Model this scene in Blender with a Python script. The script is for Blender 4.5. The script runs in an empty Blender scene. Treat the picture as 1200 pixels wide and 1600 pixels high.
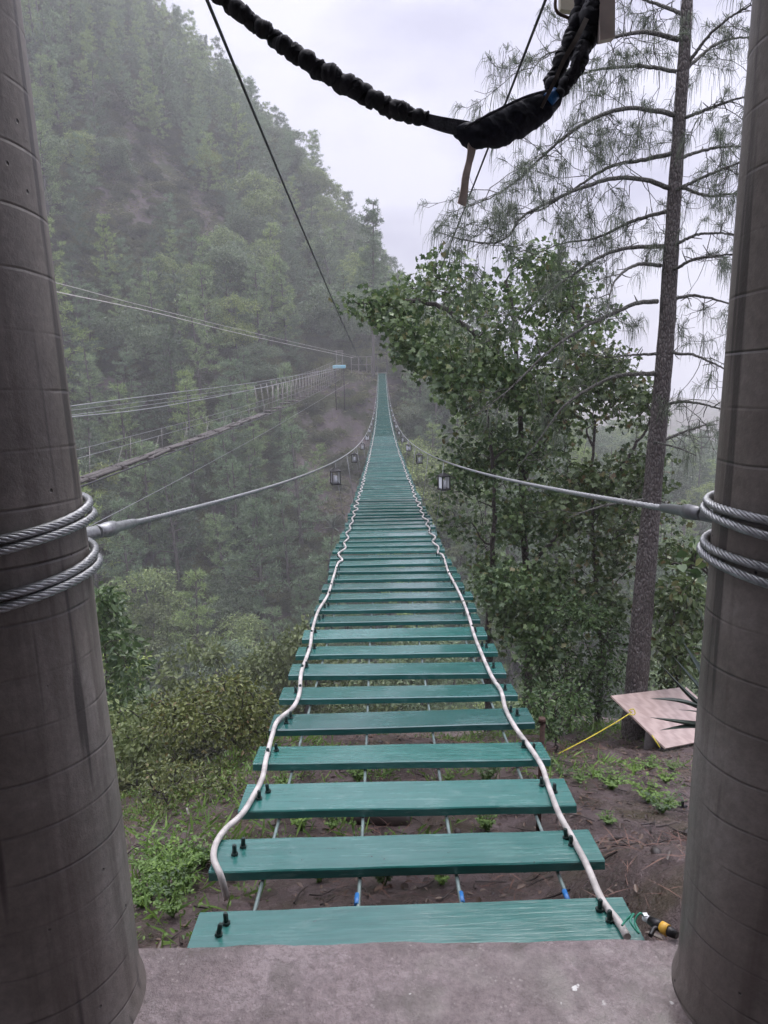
import bpy, math, random
import numpy as np
from math import radians, sin, cos, tan, pi, atan2, sqrt
from mathutils import Vector, Matrix

scene = bpy.context.scene
COL = scene.collection
RNG = np.random.default_rng(7)
random.seed(7)

# ------------------------------------------------------------------ camera
EYE = np.array([0.0, 0.0, 1.5])
PITCH, ROLL, FPX = radians(13.0), radians(1.0), 1150.0
_R = np.array([1.0, 0, 0]); _F = np.array([0, cos(PITCH), -sin(PITCH)]); _U = np.array([0, sin(PITCH), cos(PITCH)])
CX = cos(ROLL) * _R - sin(ROLL) * _U
CY = sin(ROLL) * _R + cos(ROLL) * _U
CZ = -_F
cam_d = bpy.data.cameras.new('camera')
cam = bpy.data.objects.new('camera', cam_d); COL.objects.link(cam)
cam.matrix_world = Matrix(((CX[0], CY[0], CZ[0], EYE[0]), (CX[1], CY[1], CZ[1], EYE[1]), (CX[2], CY[2], CZ[2], EYE[2]), (0, 0, 0, 1)))
cam_d.sensor_fit = 'VERTICAL'; cam_d.sensor_height = 36.0
cam_d.lens = FPX / 1600.0 * 36.0
cam_d.clip_start = 0.05; cam_d.clip_end = 3000.0
scene.camera = cam

# ------------------------------------------------------------------ world, sun, exposure
SUN_EL, SUN_AZ = radians(52), radians(20)
w = bpy.data.worlds.new("World"); scene.world = w; w.use_nodes = True
nt = w.node_tree; nt.nodes.clear()
def N(t, kind, **kw):
    n = t.nodes.new(kind)
    for k, v in kw.items(): setattr(n, k, v)
    return n
sky = N(nt, 'ShaderNodeTexSky', sky_type='NISHITA', sun_disc=False, sun_elevation=SUN_EL, sun_rotation=SUN_AZ)
tc = N(nt, 'ShaderNodeTexCoord')
mp = N(nt, 'ShaderNodeMapping'); mp.inputs['Scale'].default_value = (1, 1, 2.2)
nz = N(nt, 'ShaderNodeTexNoise'); nz.inputs['Scale'].default_value = 3.4; nz.inputs['Detail'].default_value = 7; nz.inputs['Roughness'].default_value = .55
rp = N(nt, 'ShaderNodeValToRGB')
rp.color_ramp.elements[0].position = .40; rp.color_ramp.elements[0].color = (4.4, 4.4, 6.7, 1)
rp.color_ramp.elements[1].position = .62; rp.color_ramp.elements[1].color = (9.0, 9.0, 10.9, 1)
mx = N(nt, 'ShaderNodeMixRGB'); mx.inputs[0].default_value = .93
bg = N(nt, 'ShaderNodeBackground'); bg.inputs[1].default_value = .1
wo = N(nt, 'ShaderNodeOutputWorld')
nt.links.new(tc.outputs['Generated'], mp.inputs[0]); nt.links.new(mp.outputs[0], nz.inputs['Vector'])
nt.links.new(nz.outputs['Fac'], rp.inputs[0]); nt.links.new(sky.outputs[0], mx.inputs[1]); nt.links.new(rp.outputs[0], mx.inputs[2])
# overcast luminance: the zenith is about three times as bright as the horizon
sz = N(nt, 'ShaderNodeSeparateXYZ'); nt.links.new(tc.outputs['Generated'], sz.inputs[0])
rz_ = N(nt, 'ShaderNodeValToRGB'); rz_.color_ramp.elements[0].position = .1; rz_.color_ramp.elements[0].color = (.33, .33, .33, 1)
rz_.color_ramp.elements[1].position = 1.0; rz_.color_ramp.elements[1].color = (2.7, 2.62, 2.25, 1)
e_ = rz_.color_ramp.elements.new(.42); e_.color = (.40, .40, .40, 1)
ml_ = N(nt, 'ShaderNodeMixRGB', blend_type='MULTIPLY'); ml_.inputs[0].default_value = 1
nt.links.new(sz.outputs[2], rz_.inputs[0]); nt.links.new(mx.outputs[0], ml_.inputs[1]); nt.links.new(rz_.outputs[0], ml_.inputs[2])
nt.links.new(ml_.outputs[0], bg.inputs[0]); nt.links.new(bg.outputs[0], wo.inputs[0])
sd = bpy.data.lights.new('sun', 'SUN'); sd.energy = 0.7; sd.angle = radians(20); sd.color = (1, .97, .93)
so = bpy.data.objects.new('sun', sd); COL.objects.link(so)
so.rotation_euler = (radians(90) - SUN_EL, 0, radians(180) - SUN_AZ)
scene.view_settings.view_transform = 'Standard'; scene.view_settings.look = 'None'
scene.view_settings.exposure = 1.38; scene.view_settings.gamma = 1.0; scene.view_settings.use_curve_mapping = False
cy = scene.cycles
cy.use_denoising = True
cy.max_bounces = 6; cy.diffuse_bounces = 3; cy.glossy_bounces = 3; cy.transmission_bounces = 3; cy.volume_bounces = 2
cy.transparent_max_bounces = 4

# ------------------------------------------------------------------ picture point -> place
def ray(u, v):
    dx, dy = (u - 600.0) / FPX, (800.0 - v) / FPX
    return _F + dx * CX + dy * CY
def P(u, v, d): return EYE + d * ray(u, v)
def at(u, v, Y):
    r = ray(u, v); return EYE + r * (Y / r[1])
def proj(p):
    q = np.asarray(p) - EYE
    d = q @ _F
    return 600 + FPX * (q @ CX) / d, 800 - FPX * (q @ CY) / d, d

# ------------------------------------------------------------------ mesh building
class MB:
    def __init__(s): s.V = []; s.F = []; s.n = 0
    def add(s, v, f, mat=0, smooth=True):
        v = np.asarray(v, float).reshape(-1, 3); f = np.asarray(f, np.int64)
        s.V.append(v); s.F.append((f + s.n, mat, smooth)); s.n += len(v); return s
    def tube(s, pts, rad, sides=8, cap=True, mat=0, flat=None):
        pts = np.asarray(pts, float); n = len(pts)
        rad = np.broadcast_to(np.asarray(rad, float), (n,))
        t = np.gradient(pts, axis=0); t /= np.linalg.norm(t, axis=1)[:, None] + 1e-12
        up = np.array([0, 0, 1.0]) if abs(t[0][2]) < .9 else np.array([1.0, 0, 0])
        a = np.cross(t[0], up); a /= np.linalg.norm(a)
        A = [a]
        for i in range(1, n):
            a = A[-1] - t[i] * (A[-1] @ t[i]); a /= np.linalg.norm(a) + 1e-12; A.append(a)
        A = np.array(A); B = np.cross(t, A)
        th = np.arange(sides) * 2 * pi / sides
        fy = 1.0 if flat is None else flat
        v = pts[:, None, :] + rad[:, None, None] * (np.cos(th)[None, :, None] * A[:, None, :] + fy * np.sin(th)[None, :, None] * B[:, None, :])
        v = v.reshape(-1, 3)
        i = np.arange(n - 1)[:, None] * sides; j = np.arange(sides)[None, :]; k = (j + 1) % sides
        f = np.stack([i + j, i + k, i + sides + k, i + sides + j], -1).reshape(-1, 4)
        s.add(v, f, mat)
        if cap:
            b = s.n - len(v)
            for base in (b, b + (n - 1) * sides):
                c = s.n; idx = np.arange(sides)
                s.V.append(np.array([pts[0] if base == b else pts[-1]])); s.n += 1
                tri = np.stack([base + idx, base + (idx + 1) % sides, np.full(sides, c)], -1)
                if base == b: tri = tri[:, ::-1]
                s.F.append((tri, mat, False))
        return s
    def box(s, c, size, rot=None, bev=0.0, mat=0):
        x, y, z = np.asarray(size, float) / 2
        if bev <= 0:
            v = np.array([[-x,-y,-z],[x,-y,-z],[x,y,-z],[-x,y,-z],[-x,-y,z],[x,-y,z],[x,y,z],[-x,y,z]])
            f = [[0,3,2,1],[4,5,6,7],[0,1,5,4],[1,2,6,5],[2,3,7,6],[3,0,4,7]]
        else:
            b = bev; v = []
            for zz, ins in ((-z, b), (-z + b, 0), (z - b, 0), (z, b)):
                X, Yy = x - ins, y - ins
                c8 = [(-X+b,-Yy),(X-b,-Yy),(X,-Yy+b),(X,Yy-b),(X-b,Yy),(-X+b,Yy),(-X,Yy-b),(-X,-Yy+b)]
                v += [(p, q, zz) for p, q in c8]
            v = np.array(v); f = []
            for l in range(3):
                for j in range(8): f.append([l*8+j, l*8+(j+1)%8, l*8+8+(j+1)%8, l*8+8+j])
            cb = len(v); v = np.vstack([v, [[0,0,-z],[0,0,z]]])
            if rot is not None: v = v @ np.asarray(rot).T
            s.add(v + np.asarray(c), f, mat, False)
            o = s.n - len(v)
            s.F.append((np.array([[o+(j+1)%8, o+j, o+cb] for j in range(8)]), mat, False))
            s.F.append((np.array([[o+24+j, o+24+(j+1)%8, o+cb+1] for j in range(8)]), mat, False))
            return s
        if rot is not None: v = v @ np.asarray(rot).T
        return s.add(v + np.asarray(c), f, mat, False)
    def mesh(s, name, mats, off=(0, 0, 0)):
        me = bpy.data.meshes.new(name)
        V = np.vstack(s.V) - np.asarray(off) if s.V else np.zeros((0, 3))
        me.vertices.add(len(V)); me.vertices.foreach_set('co', V.astype(np.float32).ravel())
        loops = np.concatenate([f.ravel() for f, _, _ in s.F])
        tot = np.concatenate([np.full(len(f), f.shape[1]) for f, _, _ in s.F])
        mi = np.concatenate([np.full(len(f), m) for f, m, _ in s.F])
        sm = np.concatenate([np.full(len(f), q) for f, _, q in s.F])
        st = np.concatenate([[0], np.cumsum(tot)[:-1]])
        me.loops.add(len(loops)); me.loops.foreach_set('vertex_index', loops.astype(np.int32))
        me.polygons.add(len(tot)); me.polygons.foreach_set('loop_start', st.astype(np.int32))
        me.polygons.foreach_set('material_index', mi.astype(np.int32)); me.polygons.foreach_set('use_smooth', sm.astype(bool))
        for m in (mats if isinstance(mats, (list, tuple)) else [mats]): me.materials.append(m)
        me.update(calc_edges=True); me.validate()
        return me
    def build(s, name, mats, parent=None, origin=None):
        off = np.array(parent.location) if parent is not None else (np.asarray(origin) if origin is not None else np.zeros(3))
        if parent is not None and parent.parent is not None: off = off + np.array(parent.parent.location)
        loc = np.zeros(3)
        if origin is not None and parent is not None: loc = np.asarray(origin) - off; off = np.asarray(origin)
        o = bpy.data.objects.new(name, s.mesh(name, mats, off)); COL.objects.link(o)
        if parent is not None: o.parent = parent; o.location = loc
        elif origin is not None: o.location = origin
        return o
def tag(o, label=None, cat=None, group=None, kind=None):
    if label: o['label'] = label
    if cat: o['category'] = cat
    if group: o['group'] = group
    if kind: o['kind'] = kind
    return o
def empty(name, loc, label=None, cat=None, group=None):
    o = bpy.data.objects.new(name, None); COL.objects.link(o); o.location = loc; o.empty_display_size = .1
    return tag(o, label, cat, group)
def copy_tree(o, parent=None):
    c = o.copy(); COL.objects.link(c)
    if parent is not None: c.parent = parent
    for ch in list(o.children): copy_tree(ch, c)
    return c
def spline(pts, n):
    pts = np.asarray(pts, float)
    q = np.vstack([2 * pts[0] - pts[1], pts, 2 * pts[-1] - pts[-2]])
    seg = np.linalg.norm(np.diff(pts, axis=0), axis=1); cs = np.concatenate([[0], np.cumsum(seg)])
    out = []
    for s in np.linspace(0, cs[-1], n):
        i = min(np.searchsorted(cs, s, 'right') - 1, len(pts) - 2); t = (s - cs[i]) / (seg[i] + 1e-12)
        p0, p1, p2, p3 = q[i], q[i+1], q[i+2], q[i+3]
        out.append(.5 * (2*p1 + (p2-p0)*t + (2*p0-5*p1+4*p2-p3)*t*t + (3*p1-p0-3*p2+p3)*t**3))
    return np.array(out)
def rotz(a): return np.array([[cos(a), -sin(a), 0], [sin(a), cos(a), 0], [0, 0, 1]])
def rotx(a): return np.array([[1, 0, 0], [0, cos(a), -sin(a)], [0, sin(a), cos(a)]])
def unit(v): v = np.asarray(v, float); return v / (np.linalg.norm(v) + 1e-12)

def vnoise(x, y, seed=0):
    x = np.asarray(x, float); y = np.asarray(y, float)
    xi = np.floor(x).astype(np.int64); yi = np.floor(y).astype(np.int64); xf = x - xi; yf = y - yi
    def h(a, b):
        n = (a * 374761393 + b * 668265263 + seed * 1442695041) & 0x7fffffff
        n = ((n ^ (n >> 13)) * 1274126177) & 0x7fffffff
        return ((n ^ (n >> 16)) & 0xffff) / 65535.0
    sx = xf * xf * (3 - 2 * xf); sy = yf * yf * (3 - 2 * yf)
    return (h(xi, yi) * (1-sx) + h(xi+1, yi) * sx) * (1-sy) + (h(xi, yi+1) * (1-sx) + h(xi+1, yi+1) * sx) * sy
def fbm(x, y, seed=0, oc=4):
    r = 0; a = .5
    for i in range(oc): r = r + a * (vnoise(np.asarray(x) * 2**i, np.asarray(y) * 2**i, seed + i) - .5); a *= .5
    return r * 2

# ------------------------------------------------------------------ materials
def mat_new(name):
    m = bpy.data.materials.new(name); m.use_nodes = True; t = m.node_tree; t.nodes.clear()
    out = N(t, 'ShaderNodeOutputMaterial'); b = N(t, 'ShaderNodeBsdfPrincipled'); t.links.new(b.outputs[0], out.inputs[0])
    return m, t, b, out
def ramp(t, fac, stops):
    r = N(t, 'ShaderNodeValToRGB'); e = r.color_ramp.elements
    while len(e) < len(stops): e.new(.5)
    for k, (p, c) in enumerate(stops):
        e[k].position = p; e[k].color = (*c, 1) if len(c) == 3 else c
    t.links.new(fac, r.inputs[0]); return r.outputs[0]
def noise(t, scale, detail=4, vec=None, rough=.55, dist=0):
    n = N(t, 'ShaderNodeTexNoise'); n.inputs['Scale'].default_value = scale; n.inputs['Detail'].default_value = detail
    n.inputs['Roughness'].default_value = rough; n.inputs['Distortion'].default_value = dist
    if vec is not None: t.links.new(vec, n.inputs['Vector'])
    return n.outputs['Fac']
def mth(t, op, a, b=None, clamp=False):
    n = N(t, 'ShaderNodeMath', operation=op); n.use_clamp = clamp
    for k, x in enumerate((a, b)):
        if x is None: continue
        if isinstance(x, (int, float)): n.inputs[k].default_value = x
        else: t.links.new(x, n.inputs[k])
    return n.outputs[0]
def mixc(t, f, a, b, typ='MIX'):
    n = N(t, 'ShaderNodeMixRGB', blend_type=typ)
    for k, x in ((0, f), (1, a), (2, b)):
        if isinstance(x, (int, float)): n.inputs[k].default_value = x
        elif isinstance(x, tuple): n.inputs[k].default_value = (*x, 1)
        else: t.links.new(x, n.inputs[k])
    return n.outputs[0]
def mapping(t, vec, sc):
    n = N(t, 'ShaderNodeMapping'); n.inputs['Scale'].default_value = sc; t.links.new(vec, n.inputs[0]); return n.outputs[0]
def bump(t, b, h, st=.3, dist=.01):
    n = N(t, 'ShaderNodeBump'); n.inputs['Strength'].default_value = st; n.inputs['Distance'].default_value = dist
    t.links.new(h, n.inputs['Height']); t.links.new(n.outputs[0], b.inputs['Normal'])
def obj_co(t): return N(t, 'ShaderNodeTexCoord').outputs['Object']

def plain(name, col, rough=.6, metal=0.0, var=.25, sc=30, bmp=.15, bd=.003):
    m, t, b, o = mat_new(name); v = obj_co(t); n = noise(t, sc, 5, v)
    lo = tuple(c * (1 - var) for c in col); hi = tuple(min(1, c * (1 + var)) for c in col)
    t.links.new(ramp(t, n, [(.3, lo), (.7, hi)]), b.inputs['Base Color'])
    b.inputs['Roughness'].default_value = rough; b.inputs['Metallic'].default_value = metal
    if bmp: bump(t, b, n, bmp, bd)
    return m
def leafmat(name, c1, c2, rough=.42, trans=.25, objvar=.25, c3=None, f3=.06):
    m, t, b, o = mat_new(name)
    g = N(t, 'ShaderNodeNewGeometry'); oi = N(t, 'ShaderNodeObjectInfo')
    stops = [(0, c1), (1 - f3 if c3 else 1, c2)] + ([(1, c3)] if c3 else [])
    c = ramp(t, g.outputs['Random Per Island'], stops)
    k = ramp(t, oi.outputs['Random'], [(0, (1 - objvar,) * 3), (.5, (1, 1, 1)), (1, (1 + objvar, 1 + objvar * .8, 1 - objvar * .5))])
    c = mixc(t, 1.0, c, k, 'MULTIPLY')
    t.links.new(c, b.inputs['Base Color']); b.inputs['Roughness'].default_value = rough
    b.inputs['Specular IOR Level'].default_value = .45
    tr = N(t, 'ShaderNodeBsdfTranslucent'); t.links.new(c, tr.inputs[0])
    ms = N(t, 'ShaderNodeMixShader'); ms.inputs[0].default_value = trans
    t.links.new(b.outputs[0], ms.inputs[1]); t.links.new(tr.outputs[0], ms.inputs[2]); t.links.new(ms.outputs[0], o.inputs[0])
    return m

def concrete_column_mat(name, hand):
    m, t, b, o = mat_new(name); v = obj_co(t)
    sp = N(t, 'ShaderNodeSeparateXYZ'); t.links.new(v, sp.inputs[0])
    ang = mth(t, 'DIVIDE', mth(t, 'ARCTAN2', sp.outputs[1], sp.outputs[0]), 2 * pi)
    PIT = .105
    wob = mth(t, 'MULTIPLY', mth(t, 'SUBTRACT', noise(t, 3, 2, v), .5), .16)
    ph = mth(t, 'FRACT', mth(t, 'ADD', mth(t, 'ADD', mth(t, 'DIVIDE', sp.outputs[2], PIT), mth(t, 'MULTIPLY', ang, hand)), wob))
    seam = mth(t, 'SUBTRACT', 1.0, mth(t, 'MULTIPLY', mth(t, 'ABSOLUTE', mth(t, 'SUBTRACT', ph, .5)), 24), True)
    seamv = mth(t, 'MULTIPLY', seam, ramp(t, noise(t, 5, 3, v), [(.42, (.1,)*3), (.62, (1,)*3)]))
    big = noise(t, 3.2, 6, v, .62); fine = noise(t, 55, 6, v, .7)
    strk = noise(t, 1.0, 4, mapping(t, v, (16, 16, .8)), .6)
    c = ramp(t, big, [(.28, (.118, .102, .088)), (.5, (.202, .180, .158)), (.72, (.290, .266, .242))])
    c = mixc(t, .5, c, ramp(t, fine, [(.3, (.55,)*3), (.7, (1.25,)*3)]), 'MULTIPLY')
    c = mixc(t, ramp(t, strk, [(.52, (0,)*3), (.7, (.75,)*3)]), c, (.075, .058, .048))
    vo = N(t, 'ShaderNodeTexVoronoi'); vo.inputs['Scale'].default_value = 17; t.links.new(v, vo.inputs['Vector'])
    pore = ramp(t, vo.outputs['Distance'], [(.035, (1,)*3), (.075, (0,)*3)])
    pore = mth(t, 'MULTIPLY', pore, ramp(t, noise(t, 9, 2, v), [(.5, (0,)*3), (.56, (1,)*3)]))
    c = mixc(t, mth(t, 'MULTIPLY', seamv, .75), c, (.06, .05, .048))
    c = mixc(t, pore, c, (.02, .018, .018))
    # a few dark drip runs with their own shape
    run = noise(t, 1.0, 2, mapping(t, v, (24, 24, 1.1)), .5)
    c = mixc(t, ramp(t, run, [(.62, (0,)*3), (.68, (.8,)*3)]), c, (.045, .038, .036))
    t.links.new(c, b.inputs['Base Color'])
    t.links.new(ramp(t, big, [(.3, (.42,)*3), (.7, (.7,)*3)]), b.inputs['Roughness'])
    h = mth(t, 'SUBTRACT', mth(t, 'ADD', mth(t, 'MULTIPLY', fine, .25), mth(t, 'MULTIPLY', big, .5)), mth(t, 'ADD', mth(t, 'MULTIPLY', seamv, .5), pore))
    bump(t, b, h, .8, .008)
    return m
def slab_mat():
    m, t, b, o = mat_new('wet concrete'); v = obj_co(t)
    big = noise(t, 2.6, 7, v, .62, .4); mid = noise(t, 38, 6, v, .72, .15); fine = noise(t, 120, 4, v, .7)
    c = ramp(t, big, [(.28, (.13, .104, .096)), (.5, (.255, .205, .205)), (.72, (.36, .30, .302))])
    c = mixc(t, .8, c, ramp(t, mid, [(.32, (.5, .48, .47)), (.5, (.95,)*3), (.7, (1.25,)*3)]), 'MULTIPLY')
    c = mixc(t, .5, c, ramp(t, fine, [(.3, (.6,)*3), (.7, (1.2,)*3)]), 'MULTIPLY')
    spk = N(t, 'ShaderNodeTexVoronoi'); spk.inputs['Scale'].default_value = 70; t.links.new(v, spk.inputs['Vector'])
    c = mixc(t, mth(t, 'MULTIPLY', ramp(t, spk.outputs['Distance'], [(.18, (1,)*3), (.30, (0,)*3)]), ramp(t, noise(t, 16, 3, v), [(.5, (0,)*3), (.62, (.6,)*3)])), c, (.40, .35, .34))
    stn = noise(t, 5.5, 5, v, .65)
    c = mixc(t, ramp(t, stn, [(.52, (0,)*3), (.64, (.65,)*3)]), c, (.075, .058, .045))
    t.links.new(ramp(t, stn, [(.44, (.05,)*3), (.70, (.45,)*3)]), b.inputs['Coat Weight']); b.inputs['Coat Roughness'].default_value = .22
    sp = N(t, 'ShaderNodeSeparateXYZ'); t.links.new(v, sp.inputs[0])
    mx_ = mth(t, 'MULTIPLY', ramp(t, noise(t, 26, 3, v), [(.66, (0,)*3), (.70, (1,)*3)]),
              ramp(t, mth(t, 'ABSOLUTE', mth(t, 'SUBTRACT', sp.outputs[1], 1.435)), [(.02, (1,)*3), (.05, (0,)*3)]))
    mx_ = mth(t, 'MULTIPLY', mx_, ramp(t, sp.outputs[0], [(.0, (0,)*3), (.05, (1,)*3)]))
    c = mixc(t, mx_, c, (.75, .74, .72))
    t.links.new(c, b.inputs['Base Color'])
    t.links.new(ramp(t, mth(t, 'ADD', mth(t, 'MULTIPLY', big, .6), mth(t, 'MULTIPLY', mid, .4)), [(.44, (.05,)*3), (.60, (.38,)*3)]), b.inputs['Roughness'])
    bump(t, b, mth(t, 'ADD', mid, mth(t, 'MULTIPLY', fine, .45)), .85, .010)
    return m
def plank_mat():
    m, t, b, o = mat_new('wet green paint'); v = obj_co(t)
    oi = N(t, 'ShaderNodeObjectInfo')
    off = N(t, 'ShaderNodeCombineXYZ'); 
    for k in range(3): t.links.new(mth(t, 'MULTIPLY', oi.outputs['Random'], 37.0), off.inputs[k])
    va = N(t, 'ShaderNodeVectorMath', operation='ADD'); t.links.new(v, va.inputs[0]); t.links.new(off.outputs[0], va.inputs[1]); v = va.outputs[0]
    grain = noise(t, 1.0, 6, mapping(t, v, (5, 70, 70)), .62, .35); big = noise(t, 4, 4, v)
    c = ramp(t, grain, [(.25, (.009, .082, .068)), (.5, (.015, .114, .097)), (.75, (.026, .150, .130))])
    c = mixc(t, ramp(t, big, [(.35, (0,)*3), (.75, (.55,)*3)]), c, (.042, .150, .136))
    scuff = mth(t, 'MULTIPLY', ramp(t, noise(t, 1.0, 5, mapping(t, v, (9, 26, 26)), .7, .8), [(.54, (0,)*3), (.68, (.55,)*3)]), ramp(t, noise(t, 2.2, 3, v), [(.45, (0,)*3), (.6, (1,)*3)]))
    c = mixc(t, scuff, c, (.11, .22, .205))
    k = ramp(t, oi.outputs['Random'], [(0, (.66, .70, .72)), (.5, (1, 1, 1)), (1, (1.4, 1.25, 1.22))])
    c = mixc(t, 1.0, c, k, 'MULTIPLY')
    chip = mth(t, 'MULTIPLY', ramp(t, noise(t, 60, 3, v), [(.68, (0,)*3), (.72, (1,)*3)]), ramp(t, noise(t, 6, 2, v), [(.52, (0,)*3), (.6, (1,)*3)]))
    c = mixc(t, mth(t, 'MULTIPLY', chip, .7), c, (.04, .035, .03))
    t.links.new(c, b.inputs['Base Color'])
    t.links.new(ramp(t, mth(t, 'ADD', mth(t, 'MULTIPLY', grain, .5), mth(t, 'MULTIPLY', big, .5)), [(.36, (.07,)*3), (.60, (.30,)*3)]), b.inputs['Roughness'])
    b.inputs['Specular IOR Level'].default_value = .75; b.inputs['Coat Weight'].default_value = .55; b.inputs['Coat Roughness'].default_value = .12
    bump(t, b, mth(t, 'ADD', mth(t, 'MULTIPLY', grain, .6), big), .45, .006)
    return m
def ground_mat():
    m, t, b, o = mat_new('earth'); v = obj_co(t)
    big = noise(t, .35, 6, v, .6); mid = noise(t, 4.5, 7, v, .65); fine = noise(t, 38, 5, v, .7)
    c = ramp(t, mid, [(.3, (.038, .024, .020)), (.5, (.088, .060, .055)), (.7, (.150, .112, .110))])
    c = mixc(t, .7, c, ramp(t, fine, [(.3, (.45,)*3), (.7, (1.35,)*3)]), 'MULTIPLY')
    c = mixc(t, ramp(t, noise(t, 1.6, 4, v), [(.52, (0,)*3), (.66, (.8,)*3)]), c, mixc(t, fine, (.03, .035, .015), (.10, .06, .035)))
    rock = ramp(t, noise(t, .5, 8, mapping(t, v, (1, 1, .5)), .7), [(.3, (.06, .052, .055)), (.7, (.24, .21, .22))])
    sp = N(t, 'ShaderNodeSeparateXYZ'); t.links.new(v, sp.inputs[0])
    far = ramp(t, mth(t, 'DIVIDE', sp.outputs[1], 100.0), [(.3, (0,)*3), (.6, (1,)*3)])
    veg = ramp(t, mid, [(.3, (.03, .036, .018)), (.7, (.075, .08, .045))])
    fc = mixc(t, ramp(t, big, [(.46, (0,)*3), (.54, (1,)*3)]), veg, mixc(t, .5, rock, (.075, .055, .048)))
    c = mixc(t, far, c, fc)
    t.links.new(c, b.inputs['Base Color'])
    t.links.new(mixc(t, far, ramp(t, mid, [(.40, (.10,)*3), (.6, (.6,)*3)]), (.95, .95, .95)), b.inputs['Roughness'])
    t.links.new(mth(t, 'MULTIPLY', mth(t, 'SUBTRACT', 1.0, far), .5), b.inputs['Specular IOR Level'])
    bump(t, b, mth(t, 'ADD', mid, mth(t, 'MULTIPLY', fine, .6)), 1.0, .05)
    return m
def bark_mat(name, c1, c2, c3, sc=1.0):
    m, t, b, o = mat_new(name); v = obj_co(t)
    n1 = noise(t, 1.0, 6, mapping(t, v, (22*sc, 22*sc, 7*sc)), .65, .5)
    vo = N(t, 'ShaderNodeTexVoronoi', feature='DISTANCE_TO_EDGE'); vo.inputs['Scale'].default_value = 1.0
    t.links.new(mapping(t, v, (46*sc, 46*sc, 17*sc)), vo.inputs['Vector'])
    lich = ramp(t, noise(t, 42*sc, 4, v), [(.55, (0,)*3), (.63, (1,)*3)])
    c = ramp(t, n1, [(.3, c1), (.7, c2)])
    c = mixc(t, ramp(t, vo.outputs['Distance'], [(.0, (.85,)*3), (.14, (0,)*3)]), c, tuple(x*.3 for x in c1))
    c = mixc(t, mth(t, 'MULTIPLY', lich, .4), c, c3)
    t.links.new(c, b.inputs['Base Color']); b.inputs['Roughness'].default_value = .7
    bump(t, b, mth(t, 'ADD', n1, mth(t, 'MULTIPLY', vo.outputs['Distance'], 2.0)), .9, .02)
    return m

M = {}
M['col_l'] = concrete_column_mat('column concrete', 1.0); M['col_r'] = concrete_column_mat('column concrete mirrored', -1.0)
M['slab'] = slab_mat(); M['plank'] = plank_mat(); M['ground'] = ground_mat()
M['steel'] = plain('galvanised steel', (.33, .34, .345), .46, .8, .3, 90, .1)
M['sleeve'] = plain('grey sleeve', (.16, .165, .17), .3, .3, .2, 40, .1)
M['darksteel'] = plain('dark cable', (.05, .05, .055), .45, .5, .2, 60, .1)
M['blackmetal'] = plain('black metal', (.015, .015, .016), .4, .3, .2, 60, 0)
M['bolt'] = plain('green black bolt', (.012, .03, .026), .4, .2, .2, 60, 0)
M['white_hose'] = plain('white hose', (.50, .47, .44), .38, 0, .35, 14, .15)
M['old_rope'] = plain('old rope', (.30, .285, .26), .7, 0, .3, 25, 0)
M['load'] = plain('under cable', (.15, .20, .19), .4, .1, .4, 18, .1)
M['blue_tape'] = plain('blue tape', (.03, .16, .42), .35, 0, .2, 30, 0)
M['frosted'] = plain('frosted glass', (.72, .74, .76), .25, 0, .1, 12, 0)
M['sheath'] = plain('black elastic fabric', (.012, .013, .018), .75, 0, .4, 160, .5, .002)
M['pad'] = plain('navy padded fabric', (.012, .014, .026), .7, 0, .4, 120, .4, .002)
M['webbing'] = plain('grey black webbing', (.04, .04, .05), .7, 0, .6, 220, .6, .002)
M['strap'] = plain('beige strap', (.68, .57, .48), .75, 0, .2, 60, .3, .002)
M['strap_dark'] = plain('brown strap', (.11, .092, .075), .75, 0, .3, 60, .3, .002)
M['board'] = plain('weathered board', (.78, .68, .60), .6, 0, .22, 14, .2)
M['cream'] = plain('cream panel', (.55, .52, .40), .5, 0, .15, 10, 0)
def plywood():
    m, t, b, o = mat_new('wet plywood'); v = obj_co(t)
    wv = N(t, 'ShaderNodeTexWave'); wv.inputs['Scale'].default_value = 2.2; wv.inputs['Distortion'].default_value = 9; wv.inputs['Detail'].default_value = 3
    t.links.new(mapping(t, v, (1, 5, 1)), wv.inputs['Vector'])
    c = ramp(t, wv.outputs['Fac'], [(0, (.40, .30, .26)), (1, (.50, .39, .34))])
    c = mixc(t, ramp(t, noise(t, 5, 5, v), [(.45, (0,)*3), (.75, (.45,)*3)]), c, (.24, .18, .16))
    t.links.new(c, b.inputs['Base Color']); b.inputs['Roughness'].default_value = .38; return m
M['ply'] = plywood()
M['bark_pine'] = bark_mat('pine bark', (.065, .054, .048), (.135, .115, .105), (.25, .245, .23))
M['bark_lichen'] = bark_mat('lichened branch', (.075, .07, .058), (.15, .15, .125), (.26, .28, .25), 1.6)
M['bark_dark'] = bark_mat('dark bark', (.035, .028, .024), (.08, .066, .056), (.14, .14, .115))
M['bark_far'] = plain('grey bark', (.085, .075, .068), .8, 0, .3, 6, 0)
M['twig_pale'] = plain('pale dead wood', (.30, .28, .25), .7, 0, .3, 40, .2)
M['needle'] = leafmat('long pine needles', (.060, .085, .058), (.15, .18, .115), .4, .3)
M['leaf_a'] = leafmat('broad leaves', (.040, .078, .034), (.145, .215, .080), .28, .28, .1, (.15, .13, .05), .07)
M['leaf_b'] = leafmat('olive leaves', (.044, .074, .031), (.140, .195, .075), .28, .28, .1, (.16, .11, .055), .10)
M['leaf_c'] = leafmat('green shrub leaves', (.036, .074, .028), (.12, .19, .065), .36, .3, .1)
M['leaf_oak'] = leafmat('brownish green leaves', (.045, .064, .022), (.165, .195, .065), .42, .25, .1, (.13, .085, .04), .08)
M['herb'] = leafmat('bright herbs', (.075, .15, .032), (.19, .31, .07), .42, .35, .15)
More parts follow.
